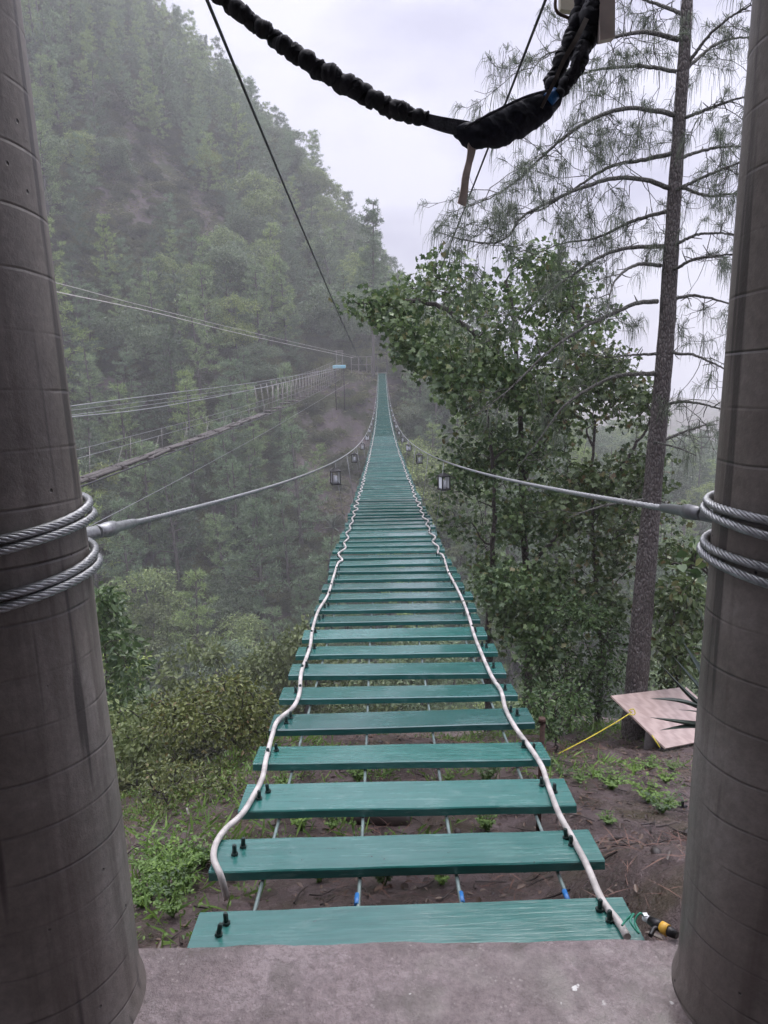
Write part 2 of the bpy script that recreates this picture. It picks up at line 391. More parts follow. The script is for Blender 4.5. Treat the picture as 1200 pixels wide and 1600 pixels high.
M['grass'] = leafmat('dry tussock', (.10, .095, .05), (.22, .21, .11), .6, .3, .15)
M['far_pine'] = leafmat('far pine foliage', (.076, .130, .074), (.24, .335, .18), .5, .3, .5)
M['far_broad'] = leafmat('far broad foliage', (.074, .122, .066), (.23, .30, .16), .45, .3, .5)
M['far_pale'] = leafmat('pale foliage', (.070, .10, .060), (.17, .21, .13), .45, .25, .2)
M['under'] = leafmat('undergrowth foliage', (.040, .056, .028), (.115, .13, .062), .55, .2, .4, (.15, .12, .07), .08)
M['far_yellow'] = leafmat('yellow green foliage', (.085, .120, .040), (.21, .26, .10), .5, .3, .35)
M['agave'] = leafmat('dark agave', (.016, .030, .022), (.028, .045, .034), .35, .05, .1)
M['agave_far'] = leafmat('grey agave', (.09, .12, .09), (.14, .17, .13), .45, .1, .1)
M['litter'] = leafmat('reddish needle litter', (.10, .045, .035), (.21, .11, .075), .6, .1, .1)
M['dead_leaf'] = leafmat('dead wet leaves', (.035, .022, .016), (.12, .075, .05), .4, .1, .1)
M['wood_dark'] = plain('wet dark wood', (.035, .026, .022), .5, 0, .4, 14, .4, .01)
M['wood_grey'] = plain('grey timber', (.20, .18, .165), .65, 0, .3, 10, .2)
M['wood_old'] = plain('old wet timber', (.075, .066, .060), .65, 0, .35, 8, .2)
M['rust'] = plain('rusty iron', (.06, .032, .022), .75, .2, .5, 70, .4)
M['yellow'] = plain('yellow rope', (.62, .52, .05), .5, 0, .25, 60, .2)
M['orange'] = plain('yellow band', (.72, .42, .06), .45, 0, .15, 30, 0)
M['greenwire'] = plain('green wire', (.02, .24, .15), .4, 0, .15, 30, 0)
M['bluepaint'] = plain('pale blue panel', (.22, .48, .58), .4, 0, .12, 3, 0)
M['concrete'] = plain('grey concrete', (.26, .24, .235), .7, 0, .25, 20, .3)
M['roofwood'] = plain('dark roof timber', (.05, .038, .03), .7, 0, .3, 6, .2)

# ------------------------------------------------------------------ the ground
FX = np.array([-220, -46, -12, 0, 12, 40, 150, 420.])
FY = np.array([30, 40, 58, 70, 85, 98, 106, 111, 122, 150, 180, 230, 320, 700.])
FT = np.array([
 [ 10, 22, 45, 62, 85, 105, 116, 122, 136, 165, 190, 215, 200, 140],
 [-30,-31,-26,-20,-10,   0,   5,   9,  17,  38,  58,  72,  60,  20],
 [-32,-32,-31,-27,-20, -13,  -7,-3.2,   1,  15,  28,  33,  20, -10],
 [-33,-33,-32,-29,-25, -20, -13,-3.6,-2.9,   5,   9,   6, -10, -30],
 [-33,-33,-32,-29,-24, -18, -12,  -6,  -4,  -3,  -3, -12, -34, -50],
 [-33,-34,-35,-35,-34, -33, -31, -30, -29, -28, -28, -30, -40, -40],
 [-30,-33,-38,-40,-42, -43, -44, -44, -46, -48, -50, -54, -56, -55],
 [-30,-33,-38,-42,-46, -48, -49, -50, -52, -55, -56, -58, -55, -50.]])
def far_h(X, Y):
    ix = np.clip(np.searchsorted(FX, X, 'right') - 1, 0, len(FX) - 2); tx = np.clip((X - FX[ix]) / (FX[ix+1] - FX[ix]), 0, 1)
    iy = np.clip(np.searchsorted(FY, Y, 'right') - 1, 0, len(FY) - 2); ty = np.clip((Y - FY[iy]) / (FY[iy+1] - FY[iy]), 0, 1)
    z = (FT[ix, iy]*(1-tx) + FT[ix+1, iy]*tx)*(1-ty) + (FT[ix, iy+1]*(1-tx) + FT[ix+1, iy+1]*tx)*ty
    amp = np.clip(np.hypot(X, Y - 112) / 30, 0.05, 1) * 6
    return z + amp * fbm(X / 26, Y / 26, 3, 4)
def near_h(X, Y):
    z = np.interp(Y, [-40, 1.2, 1.7, 2.4, 3.4, 6.3, 12, 20, 32, 45, 60], [-.6, -.5, -.42, -.62, -1.05, -2.3, -5.2, -10, -20.5, -29, -32])
    z = z - np.clip((-X - 1.0) * .42, 0, 14) - np.clip((X - 4.5) * .30, 0, 10)
    z = z + .44 * np.clip((X - .55) / .35, 0, 1) * np.clip(1 - (Y - 1.75) / 1.6, 0, 1)
    amp = np.clip((Y - 1.5) / 6, 0.12, 1)
    return z + amp * .55 * fbm(X / 2.6, Y / 2.6, 11, 4) + .05 * fbm(X * 1.9, Y * 1.9, 5, 4) + .02 * fbm(X * 9, Y * 9, 8, 3)
def H(X, Y):
    X = np.asarray(X, float); Y = np.asarray(Y, float)
    s = np.clip((Y - 40) / 18, 0, 1); s = s * s * (3 - 2 * s)
    return near_h(X, Y) * (1 - s) + far_h(X, Y) * s
def axis(a, b, step, lo, hi, g=1.09):
    c = list(np.arange(a, b, step)); x, s = c[-1], step
    while x < hi: s = min(s * g, 14); x += s; c.append(x)
    x, s = a, step
    while x > lo: s = min(s * g, 14); x -= s; c.insert(0, x)
    return np.array(c)
gx = axis(-3.2, 3.6, .06, -300, 420); gy = axis(1.0, 6.5, .06, -30, 640, 1.05)
GX, GY = np.meshgrid(gx, gy); GZ = H(GX, GY)
gv = np.stack([GX, GY, GZ], -1).reshape(-1, 3); nx_, ny_ = len(gx), len(gy)
ii, jj = np.meshgrid(np.arange(nx_ - 1), np.arange(ny_ - 1)); b0 = (jj * nx_ + ii).ravel()
gf = np.stack([b0, b0 + 1, b0 + nx_ + 1, b0 + nx_], -1)
g = MB().add(gv, gf).build('ground', M['ground']); g['kind'] = 'structure'

# ------------------------------------------------------------------ concrete landing
EDGE = 1.605
xs = np.linspace(-2.6, 2.6, 260); ysl = np.concatenate([np.linspace(-2.6, .9, 12)[:-1], np.linspace(.9, EDGE, 60)])
SX, SY = np.meshgrid(xs, ysl)
edge_n = .012 * fbm(xs * 9, xs * 0, 21, 3) - .012
SY = SY + edge_n[None, :] * np.clip((SY - 1.2) / .4, 0, 1)
SZ = .006 * fbm(SX * 6, SY * 6, 31, 4) - .010 * np.clip((SY - (EDGE - .045)) / .045, 0, 1) ** 2
sv = np.stack([SX, SY, SZ], -1).reshape(-1, 3); a_, c_ = len(xs), len(ysl)
ii, jj = np.meshgrid(np.arange(a_ - 1), np.arange(c_ - 1)); b0 = (jj * a_ + ii).ravel()
sl = MB().add(sv, np.stack([b0, b0 + 1, b0 + a_ + 1, b0 + a_], -1))
fr = sv[-a_:]; lo = fr.copy(); lo[:, 2] = -.7
k = np.arange(a_ - 1)
sl.add(np.vstack([fr, lo]), np.stack([k + 1, k, k + a_, k + a_ + 1], -1), 0, False)
lf = sv.reshape(c_, a_, 3)
for side in (lf[:, 0], lf[:, -1], lf[0]):
    l2 = side.copy(); l2[:, 2] = -.7; k = np.arange(len(side) - 1)
    sl.add(np.vstack([side, l2]), np.stack([k + 1, k, k + len(side), k + len(side) + 1], -1), 0, False)
p = sl.build('concrete_landing', M['slab']); p['kind'] = 'structure'

# ------------------------------------------------------------------ columns and their wire ropes
def tangent_az(u, v): r = ray(u, v); return r[0] / r[1]
RC = .22; YT = 1.50
TOPZ = 3.05
def column(side, uv_lo, uv_hi, label, mat):
    azs = [tangent_az(*uv_lo), tangent_az(*uv_hi)]
    zz = [0.0, 2.1]; ctr = []
    for az in azs:
        tpt = np.array([az * YT, YT]); nrm = unit([-1.0, az]) if side < 0 else unit([1.0, -az])
        ctr.append(tpt + nrm * RC)
    c0, c1 = np.array(ctr[0]), np.array(ctr[1])
    def axis_at(z): return c0 + (c1 - c0) * z / 2.1
    base = np.array([*axis_at(0), 0.0])
    mb = MB(); zs = np.linspace(-.05, TOPZ, 70); th = np.arange(72) * 2 * pi / 72
    V = []
    for z in zs:
        a = axis_at(z); r = RC + .0025 * fbm(np.cos(th) * 2 + 7, np.sin(th) * 2 + z * 3, 40, 3)
        r = r + (.012 * max(0, 1 - z / .03) ** 2 if z >= 0 else .012) 
        V.append(np.stack([a[0] + r * np.cos(th), a[1] + r * np.sin(th), np.full(72, z)], -1))
    V = np.vstack(V); i = np.arange(69)[:, None] * 72; j = np.arange(72)[None]; kk = (j + 1) % 72
    mb.add(V, np.stack([i + j, i + kk, i + 72 + kk, i + 72 + j], -1).reshape(-1, 4))
    o = mb.build('concrete_column', mat, origin=base); tag(o, label, 'column', 'columns at the bridge head')
    return axis_at
axL = column(-1, (216, 1470), (32, 0), 'round concrete column with brown drip stains standing left of the walkway', M['col_l'])
axR = column(1, (1061, 1470), (1176, 0), 'round concrete column with slanting seams standing right of the walkway', M['col_r'])
def strands(mb, path, R, rs, turns_per_m, n=6, sides=6):
    path = np.asarray(path); t = np.gradient(path, axis=0); t /= np.linalg.norm(t, axis=1)[:, None]
    s = np.concatenate([[0], np.cumsum(np.linalg.norm(np.diff(path, axis=0), axis=1))])
    up = np.array([0, 0, 1.0]); A = np.cross(t, up); A /= np.linalg.norm(A, axis=1)[:, None] + 1e-9; B = np.cross(t, A)
    for k in range(n):
        ph = 2 * pi * (k / n + s * turns_per_m)
        mb.tube(path + R * (np.cos(ph)[:, None] * A + np.sin(ph)[:, None] * B), rs, sides, False)
    mb.tube(path, rs * 1.1, 5, False)
def wrap(axf, z0, tilt, hand, label):
    mb = MB(); th = np.linspace(0, 2 * pi, 150)
    for k in (0, 1):
        zc = z0 - k * .024; a = axf(zc)
        rr = RC + .012 + .006 * k * np.clip(np.cos(th - (0 if hand > 0 else pi)), 0, 1)
        z = zc + tilt * np.cos(th * 1.0) * hand + .005 * np.sin(th * 2 + k * 1.7)
        path = np.stack([a[0] + rr * np.cos(th), a[1] + rr * np.sin(th), z], -1)
        strands(mb, path, .0053, .0039, 12, 6, 5)
    a = axf(z0)
    o = mb.build('wire_rope_loop', M['steel'], origin=(a[0], a[1], z0))
    tag(o, label, 'wire rope', 'wire rope loops tied round the columns')
def z_of(u, v, Y): return at(u, v, Y)[2]
wrap(axL, z_of(142, 795, YT), .012, 1, 'upper double loop of steel wire rope around the left column')
wrap(axL, z_of(150, 868, YT), .012, 1, 'lower double loop of steel wire rope around the left column')
wrap(axR, z_of(1105, 785, YT), .010, -1, 'upper double loop of steel wire rope around the right column')
wrap(axR, z_of(1100, 848, YT), .010, -1, 'lower double loop of steel wire rope around the right column')

# unseen roof and back wall, added out of frame to shade the columns
rf = empty('shade_roof', (0, -.6, TOPZ), 'unseen timber roof added over the landing to shade the columns', 'roof')
mb = MB(); mb.box((0, -.60, TOPZ + .14), (3.6, 4.5, .05)); mb.build('roof_deck', M['roofwood'], rf)
for x in (-1.2, -.4, .4, 1.2): MB().box((x, -.55, TOPZ + .05), (.1, 4.4, .12)).build('rafter', M['roofwood'], rf)
bw = MB()
for kx in range(18): bw.box((-1.7 + kx * .2, -2.55 + .006 * (kx % 2), 1.5), (.197, .04, 3.0))
tag(bw.build('shade_wall', M['roofwood'], origin=(0, -2.55, 0)), 'unseen board wall added behind the landing to shade the columns', 'wall')

for sx_, nm_ in ((-1, 'left'), (1, 'right')):  # unseen side walls, added to darken the columns towards their bases
    sw = MB()
    for kx in range(14): sw.box((sx_ * (1.62 + .004 * (kx % 2)), -2.4 + kx * .2, 1.5), (.04, .197, 3.0))
    tag(sw.build('shade_wall', M['roofwood'], origin=(sx_ * 1.62, -1, 0)), 'unseen board wall added for shade on the ' + nm_ + ' side of the landing', 'wall')
# ------------------------------------------------------------------ the suspension bridge
BX, BW, BY0, BY1 = .06, 1.205, 1.60, 112.0
def bz(y): q = np.asarray(y, float) - BY0; return -.035 - .1157 * q + .000802 * q * q
def bslope(y): return -.1157 + .001604 * (y - BY0)
bridge = empty('suspension_bridge', (BX, BY0, 0), 'long narrow suspension bridge with wet green painted planks crossing the ravine', 'bridge')
SP = .357; PW, PT = .185, .03
def plank_mesh(seed, bolts):
    r = np.random.default_rng(seed); mb = MB(); n = 26
    xx = np.linspace(-BW/2, BW/2, n)
    fj = .0035 * fbm(xx * 5, xx * 0, seed, 3); bj = .0035 * fbm(xx * 5, xx * 0 + 9, seed, 3); tj = .0028 * fbm(xx * 3, xx * 0 + 5, seed, 3)
    prof = [(-PW/2, -PT), (-PW/2, -.004), (-PW/2 + .004, 0), (0, .0005), (PW/2 - .004, 0), (PW/2, -.004), (PW/2, -PT)]
    V = []
    for y, z in prof:
        V.append(np.stack([xx, y + (fj if y < -.01 else bj if y > .01 else 0 * xx), z + tj], -1))
    V = np.vstack(V); m = len(prof)
    i, j = np.meshgrid(np.arange(n - 1), np.arange(m)); j2 = (j + 1) % m
    mb.add(V, np.stack([j * n + i, j * n + i + 1, j2 * n + i + 1, j2 * n + i], -1).reshape(-1, 4), 0, False)
    e0 = np.arange(m) * n
    mb.F.append((e0[None, ::1] + (mb.n - len(V)), 0, False)); mb.F.append((e0[None, ::-1] + n - 1 + (mb.n - len(V)), 0, False))
    if bolts:
        for sx in (-1, 1):
            for q in (0, 1):
                mb.tube([(sx * (BW/2 - .075 - .022 * q), -.015 + .05 * q, -.01), (sx * (BW/2 - .075 - .022 * q), -.015 + .05 * q, .032)], .0065, 6, True, 1)
    return mb.mesh('plank', [M['plank'], M['bolt']])
meshes = [plank_mesh(s, False) for s in range(10)]; meshes_b = [plank_mesh(s, True) for s in range(4)]
bolt_me = MB().tube([(0, 0, -.012), (0, 0, .030), (.001, 0, .034)], [.007, .007, .005], 8).tube([(0, 0, .0), (0, 0, .008)], .0115, 6).mesh('bolt', [M['bolt']])
ny = int((BY1 - BY0) / SP)
stuff_planks = MB(); rr = np.random.default_rng(3)
for i in range(ny):
    y = BY0 + PW / 2 + .005 + i * SP
    dx = rr.normal(0, .010) if i > 5 else (0, -.008, .004, -.006, .004, -.004)[i]; rz = rr.normal(0, .006); ry = rr.normal(0, .004)
    tlt = rr.normal(0, .018); dz = rr.normal(0, .003)
    if i == 1: rz = .012
    if i < 100:
        o = bpy.data.objects.new('plank', meshes[i % 10] if i < 12 else meshes_b[i % 4]); COL.objects.link(o); o.parent = bridge
        o.location = (dx, y - BY0, float(bz(y)) + dz); o.rotation_euler = (math.atan(bslope(y)) + tlt, ry, rz)
        sc = 1 + rr.normal(0, .008); o.scale = (sc, 1 + float(np.clip(rr.normal(0, .045), -.09, .09)), 1)
        if i < 12:
            for sx in (-1, 1):
                for q in (0, 1):
                    bo = bpy.data.objects.new('bolt', bolt_me); COL.objects.link(bo); bo.parent = o
                    bo.location = (sx * (BW/2 - .062 - .026 * q + rr.normal(0, .006)), -.01 + .045 * q + rr.normal(0, .006), 0)
                    bo.rotation_euler = (rr.normal(0, .05), rr.normal(0, .06), 0)
    else:
        R_ = rotx(math.atan(bslope(y)) + tlt)
        stuff_planks.box((BX + dx, y, float(bz(y)) + dz), (BW * (1 + rr.normal(0, .008)), PW, PT), R_)
so_ = stuff_planks.build('decking', M['plank'], bridge); so_['kind'] = 'stuff'
yy = np.concatenate([np.linspace(BY0 - .02, 10, 40), np.linspace(10.5, BY1 + 1, 120)])
for x in (-.45, -.16, .15, .46):
    mb = MB(); path = np.stack([BX + x + .006 * np.sin(yy * 1.3 + x * 9), yy, bz(yy) - PT - .012], -1)
    mb.tube(path, .0062, 6, True)
    o = mb.build('load_cable', [M['load']], bridge)
    for y in (1.84,):
        if x > -.3: MB().tube([(BX + x, y, bz(y) - PT - .012), (BX + x, y + .05, bz(y + .05) - PT - .012)], .0080, 8).build('tape', M['blue_tape'], o)

# the white hose that snakes along each side
def on_deck(u, v, lift=.014):
    r = ray(u, v); lo_, hi_ = .5, 200.
    for _ in range(60):
        m_ = .5 * (lo_ + hi_); q = EYE + r * m_
        if q[2] > bz(q[1]) + lift: lo_ = m_
        else: hi_ = m_
    return EYE + r * hi_
def hose(side, px, below, label):
    pts = [on_deck(*q) for q in px]
    pts = below + pts
    y = pts[-1][1] + .18; k = 0; r = np.random.default_rng(50 + side)
    while y < BY1:
        x = BX + side * (BW/2 - .085 + (.022 if k % 2 else -.022) * (1 + .4 * r.normal()))
        pts.append(np.array([x, y, bz(y) + .012])); k += 1; y += SP * (1 if y < 40 else 2)
    path = np.vstack([spline(pts[:45], 700)[:-1], spline(pts[44:], 500)])
    o = MB().tube(path, .0105, 10).build('edge_hose', M['white_hose'], origin=pts[0]); tag(o, label, 'hose', 'white hoses along the bridge edges')
pL = [(334, 1342), (337, 1319), (352, 1296), (378, 1272), (398, 1240), (410, 1215), (416, 1185), (425, 1150), (434, 1126), (458, 1105), (468, 1082), (471, 1050), (484, 1012), (488, 985), (497, 955), (512, 930), (520, 905), (528, 880)]
b_ = [at(354, 1402, 1.95), at(350, 1386, 1.935), at(344, 1366, 1.940)]
hose(-1, pL, b_, 'white hose snaking along the left edge of the green planks')
pR = [(980, 1464), (966, 1440), (940, 1405), (916, 1350), (892, 1305), (872, 1268), (855, 1222), (846, 1196), (826, 1165), (806, 1138), (790, 1108), (783, 1080), (768, 1056), (752, 1020), (741, 992), (733, 965), (724, 940), (712, 915), (700, 892), (692, 868)]
hose(1, pR, [], 'white hose snaking along the right edge of the green planks')

# handrail cables
_rc = np.polyfit([1.6, 5, 10, 22, 34, 60, 90, 112], [1.09, .98, .87, .73, .65, .62, .78, 1.1], 4)
def rail_off(y): return np.polyval(_rc, y)
def rail_path(side, x0, z0):
    ys_ = np.concatenate([np.linspace(1.75, 12, 60), np.linspace(12.5, 112, 140)])
    x = BX + side * (.68 - .08 * ys_ / 112) + (x0 - BX - side * .68) * np.exp(-(ys_ - 1.75) / 2.2)
    x = np.where(ys_ < 14, x, x)
    z = bz(ys_) + rail_off(ys_)
    z = z + (z0 - z[0]) * np.exp(-(ys_ - 1.7) / 3.0)
    return np.stack([x, ys_, z], -1)
sL, sR = at(150, 831, 1.75), at(1100, 803, 1.75)
RP = {}
for side, s0, lab in ((-1, sL, 'left handrail cable of grey wire rope with a thick sleeve at the column'), (1, sR, 'right handrail cable of grey wire rope with a dark sleeve at the column')):
    pa = rail_path(side, s0[0], s0[2]); RP[side] = pa
    root = empty('handrail_cable', pa[0], lab, 'cable', 'handrail cables of the suspension bridge')
    mb = MB(); near = spline(pa[:40], 420); strands(mb, near, .0055, .0042, 14, 6, 5); mb.tube(pa[39:], .0085, 6)
    mb.build('wire_rope', M['steel'], root)
    mb = MB(); e = pa[0]; ax_ = (axL if side < 0 else axR)(e[2]); inn = np.array([ax_[0] - side * .0, ax_[1] + .15, e[2]])
    d0 = unit(pa[6] - pa[0])
    mb.tube([inn, e + (inn - e) * .4, e], [.017, .017, .017], 12)
    L_ = .26
    mb.tube([e, e + d0 * .05, e + d0 * .055, e + d0 * .10, e + d0 * .105, e + d0 * (L_ - .02), e + d0 * L_], [.017, .017, .0195, .0195, .0145, .0125, .0095], 14)
    mb.build('sleeve', M['sleeve'] if side > 0 else M['steel'], root)
def rail_at(side, y):
    pa = RP[side]; return np.array([np.interp(y, pa[:, 1], pa[:, k_]) for k_ in range(3)])
# lanterns
def make_lantern():
    root = empty('lantern', (0, 0, 0))
    mb = MB(); s_, h = .052, .165
    for x in (-1, 1):
        for y in (-1, 1): mb.box((x * s_, y * s_, -.11 - h / 2), (.011, .011, h))
    mb.box((0, 0, -.11 - h), (.128, .128, .016), bev=.003); mb.box((0, 0, -.11), (.128, .128, .014), bev=.003)
    mb.add([(-.05,-.05,-.103),(.05,-.05,-.103),(.05,.05,-.103),(-.05,.05,-.103),(0,0,-.066)], [[0,1,4],[1,2,4],[2,3,4],[3,0,4]], 0, False)
    mb.build('frame', M['blackmetal'], root)
    MB().tube([(0, 0, -.115 - h + .012), (0, 0, -.115 - h + .11)], .026, 10).build('candle', M['frosted'], root)
    for x in (-1, 1): MB().box((x * .044, 0, -.11 - h / 2), (.003, .09, h - .03)).build('pane', M['frosted'], root)
    MB().tube([(0, 0, -.07), (0, 0, .01)], .003, 5).build('hook', M['blackmetal'], root)
    return root
lant = make_lantern(); first = True
ordn = ['nearest', 'second', 'third', 'fourth', 'fifth', 'sixth', 'seventh', 'eighth', 'ninth', 'tenth']
for side, y0, dY, nm in ((-1, 9.3, 6.3, 'left'), (1, 8.8, 5.9, 'right')):
    for k_ in range(10):
        y = y0 + k_ * dY; p_ = rail_at(side, y)
        o = lant if first else copy_tree(lant); first = False
        o.location = p_ + np.array([0, 0, -.01 - (.06 if side > 0 and k_ == 0 else 0)]); o.rotation_euler = (0, 0, rr.uniform(-.5, .5))
        o['label'] = (ordn[k_] + (' of the' if k_ == 0 else '') + ' black square lanterns' * (k_ == 0) + ' black square lantern' * (k_ > 0) + ' hanging from the ' + nm + ' handrail cable' + (', counted from the columns' if k_ else ''))
        o['category'] = 'lantern'; o['group'] = 'lanterns hung along the handrail cables'
        d_ = np.array([BX + side * BW * .47, y, float(bz(y))])
        MB().tube([p_, d_], .0035 if y < 20 else .005, 5).build('hanger', M['steel'], bridge)
    for k_ in range(22):
        y = y0 + 3 + k_ * 4.6
        if y < 108:
            p_ = rail_at(side, y); MB().tube([p_, np.array([BX + side * BW * .47, y, float(bz(y))])], .005, 4).build('hanger', M['steel'], bridge)
# overhead cables
def over(side, x, z0, lab):
    y = np.linspace(1.5, 112.5, 200); q = y - BY0
    path = np.stack([np.interp(y, [1.5, 112], [x, BX + side * .62]), y, z0 - .11 * q + .00079 * q * q], -1)
    o = MB().tube(path, .0068, 7).build('overhead_cable', M['darksteel'], origin=path[0]); tag(o, lab, 'cable', 'main cables above the bridge')
over(-1, -.60, 2.85, 'dark overhead cable running down past the forested hillside on the left')
over(1, .74, 3.15, 'dark overhead cable running behind the black padded sleeve on the right')

# ------------------------------------------------------------------ bungee rope with padded sleeve
bg_ = empty('bungee_rope', P(600, 163, 1.5), 'black ruffled elastic rope with padded sleeve sagging across the sky', 'rope')
D = 1.5
def ruffle(px, r0, per, n, d=D, amp=.34, d2=None):
    pts = np.array([P(u, v, d + (0 if d2 is None else (d2 - d) * i / (len(px) - 1))) for i, (u, v) in enumerate(px)])
    path = spline(pts, n); s = np.concatenate([[0], np.cumsum(np.linalg.norm(np.diff(path, axis=0), axis=1))])
    r = np.random.default_rng(5); jit = np.interp(s, np.linspace(0, s[-1], 60), r.normal(0, .9, 60))
    ph = 2 * pi * s / per + jit * 2.0
    a = np.interp(s, np.linspace(0, s[-1], 24), np.clip(r.normal(1, .28, 24), .4, 1.5))
    rad = r0 * (1.18 - a * amp * 1.5 * np.abs(np.cos(ph / 2)) ** 5 + .05 * np.sin(ph * 3.3) + .035 * np.sin(ph * 9.1))
    tgt = np.gradient(path, axis=0); A = np.cross(tgt, [0, 1.0, 0]); A /= np.linalg.norm(A, axis=1)[:, None]
    path = path + (A * np.cos(ph / 2)[:, None] * .0050 + np.array([0, 1.0, 0]) * np.sin(ph / 2)[:, None] * .004)
    return path, rad
px1 = [(322, -26), (345, -4), (375, 18), (405, 40), (440, 68), (480, 96), (520, 120), (560, 143), (600, 163), (640, 179), (664, 188)]
pa, ra = ruffle(px1, .0165, .027, 900, amp=.36); s_ = np.linspace(0, 1, 900)
ra = ra * np.interp(s_, [0, .18, .26, .6, .9, 1], [.95, .9, .85, 1.08, .95, .8])
MB().tube(pa, ra, 12).build('ruffled_sheath', M['sheath'], bg_)
def ribbon(pts, wid, nrm, thick):
    pts = np.asarray(pts); t_ = np.gradient(pts, axis=0); t_ /= np.linalg.norm(t_, axis=1)[:, None]
    nrm = np.broadcast_to(np.asarray(nrm, float), pts.shape); b2 = np.cross(t_, nrm); b2 /= np.linalg.norm(b2, axis=1)[:, None]
    n2 = np.cross(b2, t_); wid = np.broadcast_to(wid, (len(pts),))[:, None]
    V = np.stack([pts + b2*wid/2 + n2*thick/2, pts - b2*wid/2 + n2*thick/2, pts - b2*wid/2 - n2*thick/2, pts + b2*wid/2 - n2*thick/2], 1).reshape(-1, 3)
    n = len(pts); i = np.arange(n - 1)[:, None] * 4; j = np.arange(4)[None]; k = (j + 1) % 4
    f = np.stack([i + j, i + k, i + 4 + k, i + 4 + j], -1).reshape(-1, 4)
    f = np.vstack([f, [[3, 2, 1, 0]], [[4*n-4, 4*n-3, 4*n-2, 4*n-1]]])
    return MB().add(V, f, 0, False)
ribbon(spline([P(655, 184, D), P(690, 194, D - .01), P(722, 201, D), P(745, 208, D)], 20), np.linspace(.022, .036, 20), -_F, .006).build('webbing', M['webbing'], bg_)
pth = spline([P(708, 203, D), P(722, 208, D), P(745, 211, D), P(775, 203, D), P(808, 188, D), P(840, 171, D), P(862, 156, D), P(874, 146, D)], 60)
rad = np.interp(np.linspace(0, 1, 60), [0, .06, .2, .4, .62, .82, .95, 1], [.006, .017, .031, .037, .035, .030, .020, .010])
rad = rad * .55 * (1 + .05 * fbm(np.linspace(0, 14, 60), np.zeros(60), 3, 3))
mb = MB().tube(spline(pth, 120), np.interp(np.linspace(0, 1, 120), np.linspace(0, 1, 60), rad), 36, flat=1.75)
Vp = mb.V[0]; cV = Vp.mean(0); fold = fbm(Vp[:, 0] * 38 + Vp[:, 2] * 20, Vp[:, 2] * 60 + Vp[:, 1] * 30, 71, 4)
Vp += fold[:, None] * .0055 * np.array([.3, -1, .8]) + (.0045 * np.clip(fbm(Vp[:, 0] * 90, Vp[:, 2] * 25, 72, 3), -.2, 1))[:, None] * np.array([0, 0, -1.0])
mb.build('padded_sleeve', M['pad'], bg_)
mb = ribbon(spline([P(726, 200, D - .03), P(770, 176, D - .034), P(820, 152, D - .03), P(862, 140, D - .02)], 24), .004, -_F, .004); mb.build('seam', M['webbing'], bg_)
pa2, ra2 = ruffle([(862, 158), (862, 132), (872, 108), (884, 82), (896, 52), (906, 18), (918, -30)], .0145, .022, 220)
MB().tube(pa2, ra2, 12).build('ruffled_sheath', M['sheath'], bg_)
pa3, ra3 = ruffle([(874, 150), (893, 118), (910, 84), (920, 52), (926, 20), (934, -30)], .019, .05, 160, D - .02)
MB().tube(pa3, ra3 * np.linspace(.5, 1.4, 160), 12).build('cord_bundle', M['sheath'], bg_)
ribbon(spline([P(846, 168, D - .05), P(866, 128, D - .06), P(882, 92, D - .06), P(900, 62, D - .06), P(916, 30, D - .05)], 24), np.linspace(.006, .010, 24), -_F, .005).build('edge_strap', M['strap_dark'], bg_)
ribbon(spline([P(888, 132, D - .02), P(902, 98, D - .04), P(916, 66, D - .04)], 16), .012, -_F, .006).build('edge_strap', M['webbing'], bg_)
MB().tube([P(855, 158, D - .01), P(866, 146, D - .01)], [.020, .020], 12, flat=.7).build('tape', M['blue_tape'], bg_)
ribbon(spline([P(738, 226, D), P(735, 245, D), P(728, 275, D - .01), P(725, 300, D), P(721, 320, D)], 24), np.interp(np.linspace(0, 1, 24), [0, .3, 1], [.020, .014, .019]), unit(-_F + .5 * CX), .003).build('hanging_strap', M['strap'], bg_)
# board and small frame hanging at the top
c0 = P(948, -30, 1.45)
wb = MB(); q0, q1 = P(934, -160, 1.45), P(962, -160, 1.45); q2, q3 = P(961, 58, 1.45), P(938, 63, 1.45)
bk = np.array([0, .022, 0])
wb.add([q0, q1, q2, q3, q0 + bk, q1 + bk, q2 + bk, q3 + bk], [[3, 2, 1, 0], [4, 5, 6, 7], [0, 1, 5, 4], [1, 2, 6, 5], [2, 3, 7, 6], [3, 0, 4, 7]], 0, False)
tag(wb.build('wooden_board', M['board'], origin=q2), 'short pale wooden board end hanging beside the bungee rope', 'board')
hf = empty('hanging_frame', P(890, 0, 1.62), 'small wire frame with cream panel behind the bungee rope', 'frame')
MB().tube(spline([P(874, -40, 1.62), P(868, 12, 1.62), P(886, 27, 1.62), P(918, 36, 1.62), P(934, 10, 1.62), P(930, -40, 1.62)], 50), .0035, 6).build('wire_frame', M['rust'], hf)
mb = MB(); fr_ = [P(876, -60, 1.66), P(926, -60, 1.66), P(918, 20, 1.66), P(876, 14, 1.66)]
mb.add(fr_ + [q + bk for q in fr_], [[3, 2, 1, 0], [4, 5, 6, 7], [0, 1, 5, 4], [1, 2, 6, 5], [2, 3, 7, 6], [3, 0, 4, 7]], 0, False); mb.build('panel', M['cream'], hf)

